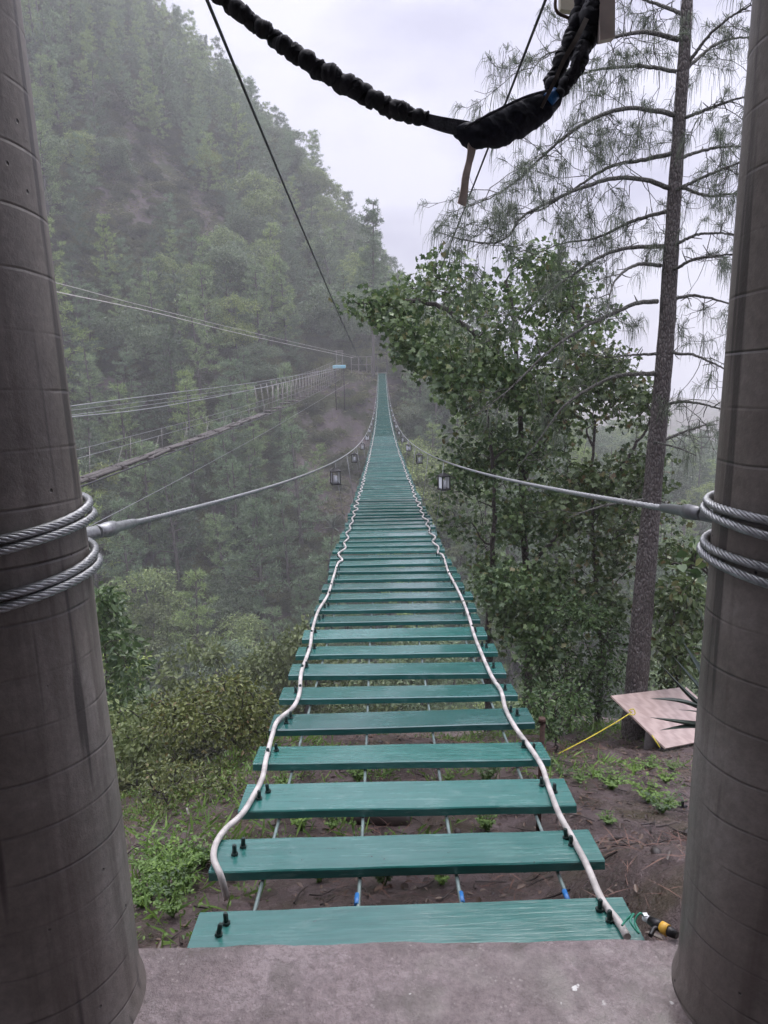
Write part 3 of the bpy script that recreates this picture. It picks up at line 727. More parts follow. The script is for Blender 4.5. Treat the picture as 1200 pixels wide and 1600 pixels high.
# ------------------------------------------------------------------ foliage helpers
def leaf_shape(kind):
    if kind == 'lobed':
        o = [(0,0,0),(.25,.28,.05),(.50,.22,.02),(.44,.48,.06),(.60,.66,-.02),(.28,.66,.05),(0,1.0,-.06),(-.28,.66,.05),(-.60,.66,-.02),(-.44,.48,.06),(-.50,.22,.02),(-.25,.28,.05)]
        v = np.array(o + [(0, .45, 0)], float) * [1, 1, 2.2]
        f = [[i, (i + 1) % 12, 12] for i in range(12)]
    elif kind == 'oval':
        v = np.array([(0,0,0),(.26,.3,.06),(.22,.7,.04),(0,1,-.05),(-.22,.7,.04),(-.26,.3,.06)], float) * [1, 1, 2.0]
        f = [[0,1,2,3],[0,3,4,5]]
    elif kind == 'blade':
        v = np.array([(-.5,0,0),(.5,0,0),(.3,.6,.0),(-.3,.6,0)], float); f = [[0,1,2,3]]
        v = np.array([(-.5,0,0),(.5,0,0),(.35,.62,-.03),(0,1,-.12),(-.35,.62,-.03)], float); f = [[0,1,2,4],[2,3,4,4]]
        v = np.array([(0,0,0),(.5,.45,0),(0,1,-.08),(-.5,.45,0)], float); f = [[0,1,2,3]]
    return v, np.array(f)
def leaves(mb, pos, axis, normal, size, kind='oval', aspect=1.0, mat=0, smooth=True):
    pos = np.asarray(pos, float); n = len(pos)
    if n == 0: return
    a = axis / (np.linalg.norm(axis, axis=1)[:, None] + 1e-9)
    b = np.cross(a, normal); b /= np.linalg.norm(b, axis=1)[:, None] + 1e-9; c = np.cross(b, a)
    v, f = leaf_shape(kind); size = np.broadcast_to(size, (n,))
    V = pos[:, None, :] + size[:, None, None] * (v[None, :, 0, None] * aspect * b[:, None, :] + v[None, :, 1, None] * a[:, None, :] + v[None, :, 2, None] * c[:, None, :])
    F = (np.arange(n) * len(v))[:, None, None] + f[None]
    mb.add(V.reshape(-1, 3), F.reshape(-1, f.shape[1]), mat, smooth)
def rdir(r, n): v = r.normal(size=(n, 3)); return v / np.linalg.norm(v, axis=1)[:, None]
def clump(mb, r, centers, per, spread, size, kind, aspect, droop=.5, mat=0):
    centers = np.repeat(np.asarray(centers), per, 0); n = len(centers)
    off = rdir(r, n) * (r.random(n) ** .5)[:, None] * spread * np.array([1, 1, .7])
    ax = off / (np.linalg.norm(off, axis=1)[:, None] + 1e-6) + rdir(r, n) * .7 + np.array([0, 0, -droop])
    nm = rdir(r, n) * 1.1 + np.array([0, 0, .8])
    leaves(mb, centers + off, ax, nm, size * r.uniform(.65, 1.25, n), kind, aspect, mat)
def grow(mb, r, trunk, targets, r0, r_twig=.006, wig=.10, sides=5):
    """limbs from a trunk polyline to every leaf cluster"""
    nodes = [p for p in trunk]; nr = list(np.linspace(r0, r0 * .35, len(trunk)))
    order = np.argsort([min(np.linalg.norm(t_ - q) for q in trunk) for t_ in targets])
    for i in order:
        t_ = targets[i]; arr = np.array(nodes); dd = np.linalg.norm(arr - t_, axis=1) + .8 * np.clip(arr[:, 2] - t_[2] + .1, 0, None)
        k = int(np.argmin(dd)); a = nodes[k]; L_ = np.linalg.norm(t_ - a)
        mid1 = a + (t_ - a) * .35 + np.array([0, 0, L_ * .10]) + r.normal(size=3) * wig * L_
        mid2 = a + (t_ - a) * .7 + np.array([0, 0, L_ * .07]) + r.normal(size=3) * wig * L_
        ra_ = max(r_twig, min(nr[k] * .72, .022 * L_ + r_twig)); pts = spline([a, mid1, mid2, t_], 7)
        mb.tube(pts, np.linspace(ra_, r_twig * .7, 7), sides, False)
        for q, rq in zip(pts[2:], np.linspace(ra_, r_twig * .7, 7)[2:]): nodes.append(q); nr.append(rq)
def poly_sample(r, poly, n, yr):
    poly = np.array(poly, float); lo_, hi_ = poly.min(0), poly.max(0); out = []
    while len(out) < n:
        q = lo_ + r.random(2) * (hi_ - lo_); ins = False
        for i in range(len(poly)):
            a, b = poly[i], poly[i - 1]
            if (a[1] > q[1]) != (b[1] > q[1]) and q[0] < (b[0]-a[0])*(q[1]-a[1])/(b[1]-a[1]) + a[0]: ins = not ins
        if ins: out.append(at(q[0], q[1], r.uniform(*yr)))
    return np.array(out)

# ------------------------------------------------------------------ the tall pine on the right
PY = 7.0
tr = [(988, 1185), (990, 1150), (995, 1067), (1006, 930), (1017, 798), (1028, 670), (1039, 550), (1047, 420), (1055, 290), (1066, 130), (1074, 0), (1082, -140), (1088, -300)]
tw = [22, 18, 16.5, 15.3, 14.5, 13.7, 13, 11.8, 10.6, 9.6, 8.8, 7.5, 6]
tp = np.array([at(u, v, PY) for u, v in tr]); trd = np.array([w_ * proj(p_)[2] / FPX for w_, p_ in zip(tw, tp)])
tp[0] = [tp[1][0], tp[1][1], min(tp[0][2], float(H(tp[1][0], tp[1][1]))) - .15]
pine = empty('pine_tree', (tp[0][0], tp[0][1], float(H(tp[0][0], tp[0][1]))), 'tall sparse pine with drooping long needles standing behind the plywood board', 'tree')
path = spline(tp, 130); r = np.random.default_rng(11)
rad = np.interp(np.linspace(0, 1, 130), np.linspace(0, 1, len(trd)), trd) * (1 + .07 * fbm(np.linspace(0, 40, 130), np.zeros(130), 4, 3))
mb = MB().tube(path, rad, 18); V = mb.V[0]
V += (np.stack([fbm(V[:, 2] * 9 + V[:, 0] * 20, V[:, 1] * 20, 9, 3)] * 3, -1)) * .010
mb.build('trunk', M['bark_pine'], pine)
br = [
 ([(1060, 62), (1010, 50), (960, 58), (900, 72), (850, 88), (826, 120)], -.6, 1.0, 9),
 ([(1066, 22), (1020, 4), (965, -12), (920, -8)], .6, 1.0, 8),
 ([(1057, 112), (1010, 104), (967, 105), (920, 112), (880, 135), (845, 170)], .5, 1.0, 11),
 ([(1055, 180), (1023, 173), (976, 170), (920, 189), (864, 229), (817, 275), (775, 305), (735, 322)], -.5, 1.0, 14),
 ([(1046, 294), (1013, 282), (967, 278), (920, 289), (864, 313), (817, 338), (794, 369), (766, 380), (719, 373), (680, 362)], -.9, 1.0, 19),
 ([(1050, 240), (1005, 250), (950, 262), (890, 300), (840, 330), (800, 335)], .9, .8, 10),
 ([(1044, 330), (990, 345), (930, 372), (880, 380), (830, 400)], .8, .8, 10),
 ([(1037, 385), (985, 387), (943, 399), (901, 425), (850, 462), (803, 504)], -.4, .6, 8),
 ([(1032, 415), (999, 413), (971, 427), (955, 453), (950, 490)], -.9, .12, 3),
 ([(1027, 471), (995, 474), (957, 490), (901, 518), (850, 555), (800, 605), (745, 648)], -.8, .30, 7),
 ([(1030, 553), (985, 555), (932, 560)], .2, .1, 2),
 ([(1022, 584), (998, 584), (960, 588), (920, 608), (880, 636), (840, 690), (808, 732)], -.5, .1, 4),
 ([(1014, 780), (960, 787), (920, 797), (888, 809)], -.8, .0, 2),
 ([(1072, 103), (1107, 56), (1140, 28), (1176, 7), (1220, -10)], -.4, 1.0, 7),
 ([(1070, 110), (1090, 92), (1121, 68), (1167, 58), (1215, 60)], .5, 1.0, 7),
 ([(1064, 184), (1081, 180), (1125, 163), (1163, 152), (1220, 150)], -.3, 1.0, 7),
 ([(1060, 250), (1074, 243), (1107, 233), (1153, 229), (1210, 240)], .6, 1.0, 7),
 ([(1054, 298), (1067, 292), (1107, 273), (1156, 254), (1210, 240)], -.6, .9, 6),
 ([(1056, 290), (1069, 294), (1107, 306), (1149, 303), (1200, 310)], .5, 1.0, 7),
 ([(1049, 384), (1060, 380), (1093, 366), (1146, 366), (1190, 380)], -.3, .7, 5),
 ([(1048, 422), (1060, 418), (1088, 404), (1149, 397), (1200, 400)], -.6, .7, 5),
 ([(1044, 470), (1055, 467), (1088, 462), (1139, 474), (1190, 490)], .3, .9, 6),
 ([(1042, 548), (1060, 553), (1085, 555), (1130, 575), (1170, 590)], -.5, .8, 5),
 ([(1034, 634), (1060, 628), (1090, 630), (1130, 640), (1170, 650)], -.5, .7, 4),
 ([(1032, 690), (1060, 678), (1090, 668), (1125, 655)], .4, .5, 3),
]
wood = MB(); ndl = MB()
tips = []
for pxs, dy, dens, ntw in br:
    pts = []
    for i, (u, v) in enumerate(pxs): pts.append(at(u, v, PY + dy * i / (len(pxs) - 1)))
    pth = spline(pts, 46); L_ = np.linalg.norm(np.diff(pth, axis=0), axis=1).sum()
    pth[1:-1] += r.normal(0, .0022, (44, 3))
    r0 = .0125 + .010 * min(1, L_ / 1.8)
    bm_ = MB().tube(pth, np.linspace(r0, .0032, 46) * (1 + .12 * fbm(np.linspace(0, 12, 46), np.zeros(46), int(L_*100), 2)), 7)
    bm_.build('branch', M['bark_lichen'], pine)
    for k in range(5):
        i = int(r.integers(3, 40)); d = unit(rdir(r, 1)[0] + [0, 0, .4]); wood.tube([pth[i], pth[i] + d * r.uniform(.03, .07), pth[i] + d * r.uniform(.08, .12) + r.normal(0, .01, 3)], [.006, .0045, .003], 5, True)
    for k in range(int(ntw * 1.55)):
        i = int(r.uniform(.10, 1.0) * 45); p0 = pth[i]; tg = unit(pth[min(i+1, 45)] - pth[max(i-1, 0)])
        d = unit(tg * .7 + rdir(r, 1)[0] * np.array([.9, .9, .7])); l = r.uniform(.25, .75)
        tw_ = [p0]
        for s in range(6):
            d = unit(d + r.normal(size=3) * .28 + np.array([0, 0, .10 if s > 3 else -.08])); tw_.append(tw_[-1] + d * l / 6)
        wood.tube(tw_, np.linspace(.0040, .0018, 7), 4, False)
        if r.random() < dens: tips.append((tw_[-1], d)); tips.append((tw_[4], unit(d + r.normal(size=3) * .5)))
        for s in range(4):
            q = tw_[r.integers(2, 7)]; d2 = unit(d + r.normal(size=3) * .9); l2 = r.uniform(.08, .24)
            e1 = q + d2 * l2 * .5 + np.array([0, 0, -.01]); e2 = e1 + unit(d2 + np.array([0, 0, .5])) * l2 * .5
            wood.tube([q, e1, e2], [.0024, .002, .0017], 4, False)
            if r.random() < dens * .40: tips.append((e2, unit(e2 - e1)))
    if dens > .4: tips.append((pth[-1], unit(pth[-1] - pth[-3])))
for q, d in tips:
    n = r.integers(15, 25); dirs = rdir(r, n) * .75 + d * .8 + np.array([0, 0, .05]); dirs /= np.linalg.norm(dirs, axis=1)[:, None]
    l = r.uniform(.12, .22, n)
    # long needles arch over and hang
    p0 = q + r.normal(0, .006, (n, 3)) - d * r.uniform(0, .05, n)[:, None]
    p1 = p0 + dirs * (l * .32)[:, None]; p2 = p1 + (dirs * .55 + np.array([0, 0, -.75])) * (l * .40)[:, None]; p3 = p2 + (dirs * .12 + np.array([0, 0, -1.0])) * (l * .40)[:, None]
    sd_ = np.cross(dirs, rdir(r, n)); sd_ /= np.linalg.norm(sd_, axis=1)[:, None] + 1e-9; wv_ = .0017
    V = np.stack([p0 - sd_*wv_, p0 + sd_*wv_, p1 + sd_*wv_, p1 - sd_*wv_, p2 + sd_*wv_, p2 - sd_*wv_, p3 + sd_*wv_*.4, p3 - sd_*wv_*.4], 1).reshape(-1, 3)
    b0 = (np.arange(n) * 8)[:, None, None]; F = b0 + np.array([[0,1,2,3],[3,2,4,5],[5,4,6,7]])[None]
    ndl.add(V, F.reshape(-1, 4))
wood.build('twigs', M['bark_lichen'], pine); ndl.build('needles', M['needle'], pine)
MB().tube(spline([at(1022, 690, PY - .1), at(1060, 700, PY - .3), at(1088, 712, PY - .4)], 10), np.linspace(.012, .005, 10), 6).build('dead_branch', M['bark_lichen'], pine)

# ------------------------------------------------------------------ broadleaf trees and shrubs of the near bank
def broad(name, label, trunks, polys, leafm, bark, seed, kind, size, per, spread, r0, cat='tree', droop=.5, aspect=1.0, group=None):
    r = np.random.default_rng(seed); trk = [np.array([at(*q) for q in t_]) for t_ in trunks]
    base = trk[0][0].copy(); base[2] = float(H(base[0], base[1]))
    trk[0] = np.vstack([[base[0], base[1], base[2] - .1], trk[0]])
    root = empty(name, base, label, cat, group)
    tg = np.vstack([poly_sample(r, p_, n, yr) for p_, n, yr in polys])
    # clumps of clumps: pull the samples towards random centres so gaps open between them
    cen = tg[r.choice(len(tg), max(4, len(tg) // 9), replace=False)]
    dd = np.linalg.norm(tg[:, None] - cen[None], axis=2); j = dd.argmin(1)
    tg = tg + (cen[j] - tg) * r.uniform(.1, .62, len(tg))[:, None]
    mbw = MB()
    for i, t_ in enumerate(trk):
        pth = spline(t_, 30); pth[2:-1] += r.normal(0, .012, (27, 3)); mbw.tube(pth, np.linspace(r0 * (1 if i == 0 else .6), r0 * .3, 30), 9)
    alltr = np.vstack([spline(t_, 14) for t_ in trk])
    grow(mbw, r, list(alltr), tg, r0 * .8)
    mbw.build('trunk', bark, root)
    mbl = MB(); clump(mbl, r, tg, per, spread, size, kind, aspect, droop); mbl.build('crown', leafm, root)
    return root
broad('broadleaf_tree', 'tall broadleaf tree with lobed leaves right of the bridge, its top against the sky',
      [[(826, 1020, 10.5), (822, 900, 10.4), (816, 780, 10.4), (812, 640, 10.5), (806, 520, 10.6), (790, 440, 10.6)],
       [(815, 760, 10.4), (845, 680, 10.2), (880, 590, 10.0), (905, 490, 10.0)], [(812, 600, 10.4), (760, 540, 10.6), (690, 480, 10.9), (620, 470, 11.2), (560, 474, 11.4)]],
      [([(600, 462), (640, 428), (700, 402), (790, 398), (860, 392), (930, 430), (962, 500), (945, 560), (880, 600), (780, 640), (730, 640), (690, 600), (640, 545), (605, 505)], 205, (8.8, 12.6)),
       ([(522, 470), (560, 462), (610, 452), (650, 470), (640, 505), (590, 500), (530, 488)], 26, (11.0, 11.7)),
       ([(590, 500), (650, 505), (690, 560), (660, 590), (600, 545)], 26, (10.2, 11.8)),
       ([(700, 560), (900, 560), (900, 680), (840, 720), (720, 680)], 70, (9.5, 12.5))],
      M['leaf_a'], M['bark_dark'], 21, 'lobed', .080, 32, .32, .075)
broad('broadleaf_tree', 'leafy tree with olive green leaves between the tall broadleaf tree and the pine trunk',
      [[(940, 1010, 8.6), (930, 880, 8.6), (925, 760, 8.6), (930, 660, 8.7)], [(928, 800, 8.6), (980, 720, 8.5), (1020, 650, 8.6)]],
      [([(860, 640), (930, 600), (1000, 600), (1050, 660), (1065, 740), (1020, 800), (940, 810), (860, 780)], 110, (7.8, 10.2)),
       ([(870, 520), (950, 540), (1010, 590), (940, 620), (860, 620)], 40, (8.0, 10.2)),
       ([(860, 780), (980, 780), (985, 960), (940, 1010), (860, 960)], 78, (7.6, 9.6)),
       ([(1040, 830), (1095, 830), (1095, 1000), (1040, 1020)], 36, (7.5, 9.5))],
      M['leaf_b'], M['bark_dark'], 22, 'lobed', .066, 30, .26, .045)
broad('broadleaf_tree', 'dense dark green tree overhanging the right edge of the bridge',
      [[(764, 1040, 9.6), (764, 950, 9.6), (772, 840, 9.7), (768, 700, 9.8), (760, 640, 9.8)], [(766, 930, 9.6), (810, 900, 9.4), (850, 860, 9.2), (880, 830, 9.2)]],
      [([(690, 690), (740, 650), (840, 680), (880, 740), (880, 860), (840, 940), (780, 950), (735, 900), (700, 830), (684, 770)], 150, (9.0, 11.4)),
       ([(740, 900), (880, 880), (900, 1000), (850, 1040), (790, 1010)], 70, (7.4, 9.4))],
      M['leaf_a'], M['bark_dark'], 23, 'lobed', .068, 34, .28, .06)
broad('leafy_shrub', 'green leafy shrub at the foot of the pine behind the rusty stake',
      [[(890, 1120, 7.8), (888, 1090, 7.8), (884, 1030, 7.8), (880, 985, 7.8)], [(888, 1100, 7.8), (930, 1040, 7.8), (950, 990, 7.8)], [(888, 1100, 7.8), (850, 1060, 7.7), (830, 1010, 7.8)]],
      [([(800, 960), (880, 930), (975, 960), (980, 1060), (970, 1110), (900, 1130), (850, 1120), (815, 1070)], 150, (7.2, 8.6))],
      M['leaf_c'], M['bark_dark'], 24, 'oval', .046, 32, .19, .022, 'shrub', .3)
broad('leafy_shrub', 'low bright green shrub beside the bridge planks and the rusty stake',
      [[(870, 1160, 5.9), (865, 1120, 5.9), (855, 1080, 5.9)]],
      [([(815, 1080), (860, 1060), (915, 1080), (910, 1130), (875, 1150), (850, 1160), (825, 1130)], 75, (5.5, 6.6))],
      M['leaf_c'], M['bark_dark'], 25, 'oval', .045, 15, .10, .012, 'shrub', .2)
broad('leafy_shrub', 'shrub with small leaves seen between the pine trunk and the right column',
      [[(1060, 1090, 7.4), (1055, 1000, 7.4), (1050, 920, 7.4)]],
      [([(1020, 900), (1100, 870), (1110, 1060), (1030, 1070)], 80, (6.8, 8.2))],
      M['leaf_b'], M['bark_dark'], 26, 'oval', .085, 15, .18, .02, 'shrub', .3)
broad('oak_shrub', 'bushy brownish green shrub left of the bridge planks',
      [[(395, 1290, 6.0), (385, 1220, 6.0), (360, 1140, 6.0), (345, 1090, 6.0)], [(385, 1220, 6.0), (420, 1150, 5.9), (415, 1090, 6.0)], [(380, 1210, 6.0), (320, 1160, 6.1), (280, 1130, 6.2)]],
      [([(255, 1110), (300, 1065), (360, 1045), (420, 1060), (432, 1110), (415, 1180), (350, 1170), (280, 1150)], 150, (5.4, 6.9)),
       ([(240, 1090), (300, 1150), (290, 1200), (235, 1190)], 30, (5.6, 6.9))],
      M['leaf_oak'], M['bark_dark'], 27, 'oval', .040, 38, .15, .022, 'shrub', .3)
broad('oak_shrub', 'dense low olive shrub on the slope by the left column, with a dead stick',
      [[(300, 1360, 4.6), (300, 1310, 4.6), (290, 1260, 4.6)], [(300, 1310, 4.6), (340, 1270, 4.6)], [(300, 1320, 4.6), (250, 1280, 4.6)]],
      [([(205, 1215), (270, 1190), (350, 1200), (380, 1240), (350, 1310), (320, 1340), (240, 1340), (210, 1300)], 150, (4.2, 5.5))],
      M['leaf_oak'], M['bark_dark'], 28, 'oval', .030, 34, .12, .014, 'shrub', .3)
broad('pale_shrub', 'shrub with pale yellowish leaves beside the lower part of the left column',
      [[(215, 1240, 6.8), (215, 1180, 6.8), (220, 1120, 6.8)]],
      [([(170, 1100), (215, 1080), (250, 1130), (255, 1200), (215, 1240), (180, 1180)], 60, (6.2, 7.6))],
      M['far_yellow'], M['bark_dark'], 29, 'oval', .06, 24, .18, .016, 'shrub', .3)
broad('ivy_covered_tree', 'tree covered with small bright leaves close to the edge of the left column',
      [[(170, 1240, 10), (168, 1100, 10), (165, 1000, 10), (160, 930, 10)]],
      [([(120, 930), (165, 905), (200, 960), (225, 1060), (215, 1110), (170, 1120), (140, 1020)], 120, (9.0, 11.0))],
      M['leaf_c'], M['bark_dark'], 30, 'oval', .10, 15, .22, .03, 'tree', .4)
# leafy twig near the right column
broad('leafy_branch', 'twig with round glossy leaves sticking out beside the right column',
      [[(1120, 960, 3.6), (1110, 905, 3.6), (1080, 880, 3.6), (1050, 882, 3.6)]],
      [([(1042, 870), (1075, 862), (1105, 855), (1108, 900), (1070, 905), (1045, 895)], 9, (3.5, 3.7))],
      M['leaf_a'], M['bark_dark'], 31, 'oval', .05, 6, .06, .006, 'branch', .1, 1.6)

# ------------------------------------------------------------------ small things on the near bank
def G(u, v):   # where a picture ray meets the ground
    r_ = ray(u, v); t_ = np.concatenate([np.linspace(1.2, 14, 3000), np.linspace(14, 160, 3000)]); q = EYE + r_ * t_[:, None]
    k_ = np.argmax(q[:, 2] < H(q[:, 0], q[:, 1])); return q[k_]
# plywood board on its block
gB = G(1040, 1174); dB = proj(gB)[2]; print('board depth', dB)
Lc, Bc, Tc = P(955, 1087, dB + .32), P(1040, 1169, dB - .05), P(1072, 1073, dB + 1.05)
ex, ey = Bc - Lc, Tc - Lc
exn = unit(ex); eyn = unit(ey - exn * (ey @ exn)); nn_ = np.cross(exn, eyn); nn_ = nn_ if nn_[2] > 0 else -nn_
lx, ly = np.linalg.norm(ex), np.linalg.norm(ey)
bd = empty('plywood_board', Lc + ex/2 + ey/2, 'wet plywood sheet lying tilted at the foot of the pine', 'board')
c4 = [Lc, Bc, Bc + ey, Tc]
mb = MB(); vv = [q for q in c4] + [q - nn_ * .016 for q in c4]
mb.add(vv, [[0, 1, 2, 3], [7, 6, 5, 4], [0, 4, 5, 1], [1, 5, 6, 2], [2, 6, 7, 3], [3, 7, 4, 0]], 0, False); mb.build('sheet', M['ply'], bd)
bp = Lc + ex * .55 + ey * .16
gz = float(H(bp[0], bp[1]))
mb = MB(); hh = bp[2] - .05 - gz + .1
mb.tube([(bp[0], bp[1], gz - .1), (bp[0], bp[1], gz + hh * .5), (bp[0], bp[1], bp[2] - .045)], [.075, .066, .06], 14)
tag(mb.build('support_block', M['concrete'], origin=(bp[0], bp[1], gz)), 'grey round block holding up the plywood sheet', 'block')
yr_ = empty('yellow_rope', P(985, 1114, dB + .15), 'yellow rope tied to the plywood edge and staked to the ground', 'rope')
ge = G(872, 1178)
MB().tube(spline([P(987, 1113, dB + .13), P(960, 1130, dB + .1), P(920, 1153, dB + .05), ge], 24), .0055, 6).build('long_end', M['yellow'], yr_)
MB().tube(spline([P(987, 1113, dB + .13), P(983, 1110, dB + .12), P(990, 1108, dB + .11), P(992, 1116, dB + .1), P(984, 1117, dB + .12)], 20), .005, 6).build('knot', M['yellow'], yr_)
MB().tube(spline([P(1019, 1149, dB + .0), P(1024, 1157, dB - .05), P(1031, 1168, dB - .05)], 10), .006, 6).build('short_end', M['yellow'], yr_)
# rusty stake
sp_ = at(847, 1125, 3.55); gz = float(H(sp_[0], sp_[1]))
mb = MB().tube([(sp_[0], sp_[1], gz - .1), (sp_[0] + .004, sp_[1], sp_[2])], .014, 8); mb.tube([(sp_[0], sp_[1], sp_[2] - .012), (sp_[0], sp_[1], sp_[2] + .012)], [.022, .018], 9)
tag(mb.build('rusty_stake', M['rust'], origin=(sp_[0], sp_[1], gz)), 'rusty iron stake driven into the ground beside the planks', 'stake')
sp_ = G(1066, 1262)
mb = MB().tube([sp_ - [0, 0, .05], sp_ + [0, 0, .04], sp_ + [.004, 0, .05]], [.012, .010, .006], 8); mb.tube([sp_ + [-.03, 0, 0], sp_ + [.03, 0, .01]], .008, 6)
tag(mb.build('iron_peg', M['blackmetal'], origin=sp_), 'short black iron peg in the mud by the right column', 'peg')
# agave behind the right column
ab = P(1150, 1128, 3.5); agz = float(H(ab[0], ab[1]))
ag = empty('agave', (ab[0], ab[1], agz), 'dark spiky agave reaching out from behind the right column', 'plant')
def ag_leaf(mb, base, tip, wd, bend, n=12):
    base, tip = np.asarray(base, float), np.asarray(tip, float); s = np.linspace(0, 1, n)
    pth = base + (tip - base) * s[:, None] + np.array([0, 0, 1.0]) * (bend * np.sin(pi * s))[:, None]
    d = unit(tip - base); sdv = unit(np.cross(d, [0, 0, 1])); upv = np.cross(sdv, d)
    wv = wd * np.minimum(1, (1 - s) * 1.7) ** .8 * (.75 + .25 * np.minimum(1, s * 4)); wv[-1] = .001
    V = np.stack([pth - sdv*wv[:, None] + upv*wv[:, None]*.35, pth, pth + sdv*wv[:, None] + upv*wv[:, None]*.35, pth - upv * wv[:, None]*.3], 1).reshape(-1, 3)
    i = np.arange(n - 1)[:, None] * 4; j = np.arange(4)[None]; k = (j + 1) % 4
    mb.add(V, np.stack([i + j, i + 4 + j, i + 4 + k, i + k], -1).reshape(-1, 4))
core = np.array([ab[0], ab[1], ab[2] - .05])
for u, v, d, wd, bd_ in ((1016, 1092, 3.15, .032, .05), (1016, 1121, 3.0, .030, .0), (1032, 1141, 3.0, .026, .02), (1060, 1109, 3.3, .012, .03), (1030, 1036, 3.5, .034, -.03), (1052, 1026, 3.6, .026, .0), (1068, 1004, 3.7, .034, .0), (1150, 960, 3.5, .035, 0), (1230, 1000, 3.6, .035, 0), (1260, 1110, 3.4, .035, 0), (1130, 1180, 2.9, .03, 0)):
    mb = MB(); ag_leaf(mb, core, P(u, v, d), wd, bd_); mb.build('leaf', M['agave'], ag)
MB().tube([(ab[0], ab[1], agz - .05), (ab[0], ab[1], core[2] + .03)], [.05, .06], 9).build('stem', M['bark_dark'], ag)
# connector with green wire by the slab corner
cn = empty('power_connector', P(1030, 1446, 1.93), 'black connector with a yellow band and green wire beside the last plank', 'connector')
a, b = P(1008, 1434, 1.95), P(1058, 1462, 1.88); dd_ = unit(b - a); Lg = np.linalg.norm(b - a)
MB().tube([a + dd_ * .012, a + dd_ * .028, a + dd_ * .03, a + dd_ * .05], [.011, .013, .014, .014], 14).tube([a + dd_ * .05, b - dd_ * .018, b], [.0125, .0125, .009], 14).build('body', M['blackmetal'], cn)
MB().tube([a + dd_ * .046, a + dd_ * .066], .0152, 16).build('band', M['orange'], cn)
MB().tube([a - dd_ * .004, a + dd_ * .013], [.009, .010], 8).box(a + [0, 0, .004], (.012, .012, .014)).build('cap', M['frosted'], cn)
MB().tube(spline([a, P(1000, 1427, 1.94), P(992, 1440, 1.93), P(998, 1458, 1.9), P(985, 1440, 1.92), P(990, 1428, 1.95), P(978, 1438, 1.95), P(972, 1446, 1.93)], 60), .0028, 6).build('wire', M['greenwire'], cn)
MB().tube(spline([P(1040, 1458, 1.9), P(1024, 1450, 1.91), P(1016, 1462, 1.89)], 20), .006, 8).build('plug_tail', M['blackmetal'], cn)
# log under the planks, dead stick, dark roots
lg = G(585, 1285); mb = MB()
mb.tube(spline([lg + [-.28, .02, .02], lg + [0, 0, .05], lg + [.22, -.03, .04]], 16), .06 + .006 * fbm(np.arange(16) * 1.0, np.zeros(16), 2, 2), 12)
tag(mb.build('log', M['wood_dark'], origin=lg), 'dark wet log lying on the ground under the third plank', 'log')
q = at(292, 1262, 4.2); q2 = at(330, 1325, 4.0)
tag(MB().tube(spline([q, at(300, 1285, 4.15), at(312, 1302, 4.1), q2], 16), np.linspace(.008, .014, 16), 7).build('dead_stick', M['twig_pale'], origin=q2), 'bare grey dead stick poking out of the shrub by the left column', 'stick')

# weeds
def make_weed(seed, leafm, h, n, size, kind='oval'):
    r = np.random.default_rng(seed); root = empty('weed', (0, 0, 0)); ms, ml = MB(), MB()
    for k_ in range(n):
        a_ = r.uniform(0, 2*pi); l = h * r.uniform(.5, 1.1); tip = np.array([cos(a_) * l * .6, sin(a_) * l * .6, l])
        pth = spline([(0, 0, -.02), tip * [.4, .4, .6], tip], 7); ms.tube(pth, np.linspace(.0025, .0012, 7), 4, False)
        m_ = 7; idx = r.integers(2, 7, m_); ps = pth[idx]; ax = rdir(r, m_) * [1, 1, .35] + [0, 0, .25]
        leaves(ml, ps, ax, rdir(r, m_) * .3 + [0, 0, 1.0], size * r.uniform(.6, 1.2, m_), kind)
    ms.build('stem', M['herb'], root); ml.build('leaves', leafm, root); return root
protos = [make_weed(1, M['herb'], .12, 40, .020), make_weed(2, M['herb'], .17, 36, .025), make_weed(3, M['leaf_c'], .2, 30, .026)]
places = [(905, 1215), (930, 1205), (955, 1225), (880, 1205), (990, 1200), (1015, 1195), (1050, 1195), (1035, 1262), (1045, 1255), (950, 1280), (1012, 1245),
          (230, 1360), (250, 1385), (275, 1370), (300, 1350), (265, 1400), (235, 1395), (290, 1380), (318, 1345), (255, 1360), (222, 1410), (340, 1345), (270, 1425), (860, 1190), (1040, 1215), (470, 1290), (500, 1370), (600, 1375), (520, 1290), (760, 1290), (690, 1375), (445, 1225), (700, 1215), (760, 1215), (560, 1215)]
use = [False] * 3
def wlabel(u, v):
    if u < 350: return 'bright green leafy weed at the base of the left column', 'weeds by the left column'
    if u < 800: return 'small green weed growing on the soil under the bridge planks', 'weeds under the planks'
    if v > 1240: return 'green weed growing in the mud beside the right column', 'weeds in the mud by the right column'
    return 'green weed in the grassy strip before the plywood sheet', 'weeds before the plywood sheet'
for k_, (u, v) in enumerate(places):
    i = [0, 1, 0, 2, 1, 0][k_ % 6] if u < 800 else [0, 0, 1, 2][k_ % 4]
    o = protos[i] if not use[i] else copy_tree(protos[i]); use[i] = True
    q = G(u, v + 8); o.location = (q[0], q[1], float(H(q[0], q[1]))); o.rotation_euler = (0, 0, rr.uniform(0, 6.28)); s = rr.uniform(.6, 1.2); o.scale = (s, s, s * (.6 if u > 800 else .85))
    lb, gp = wlabel(u, v); tag(o, lb, 'weed', gp)
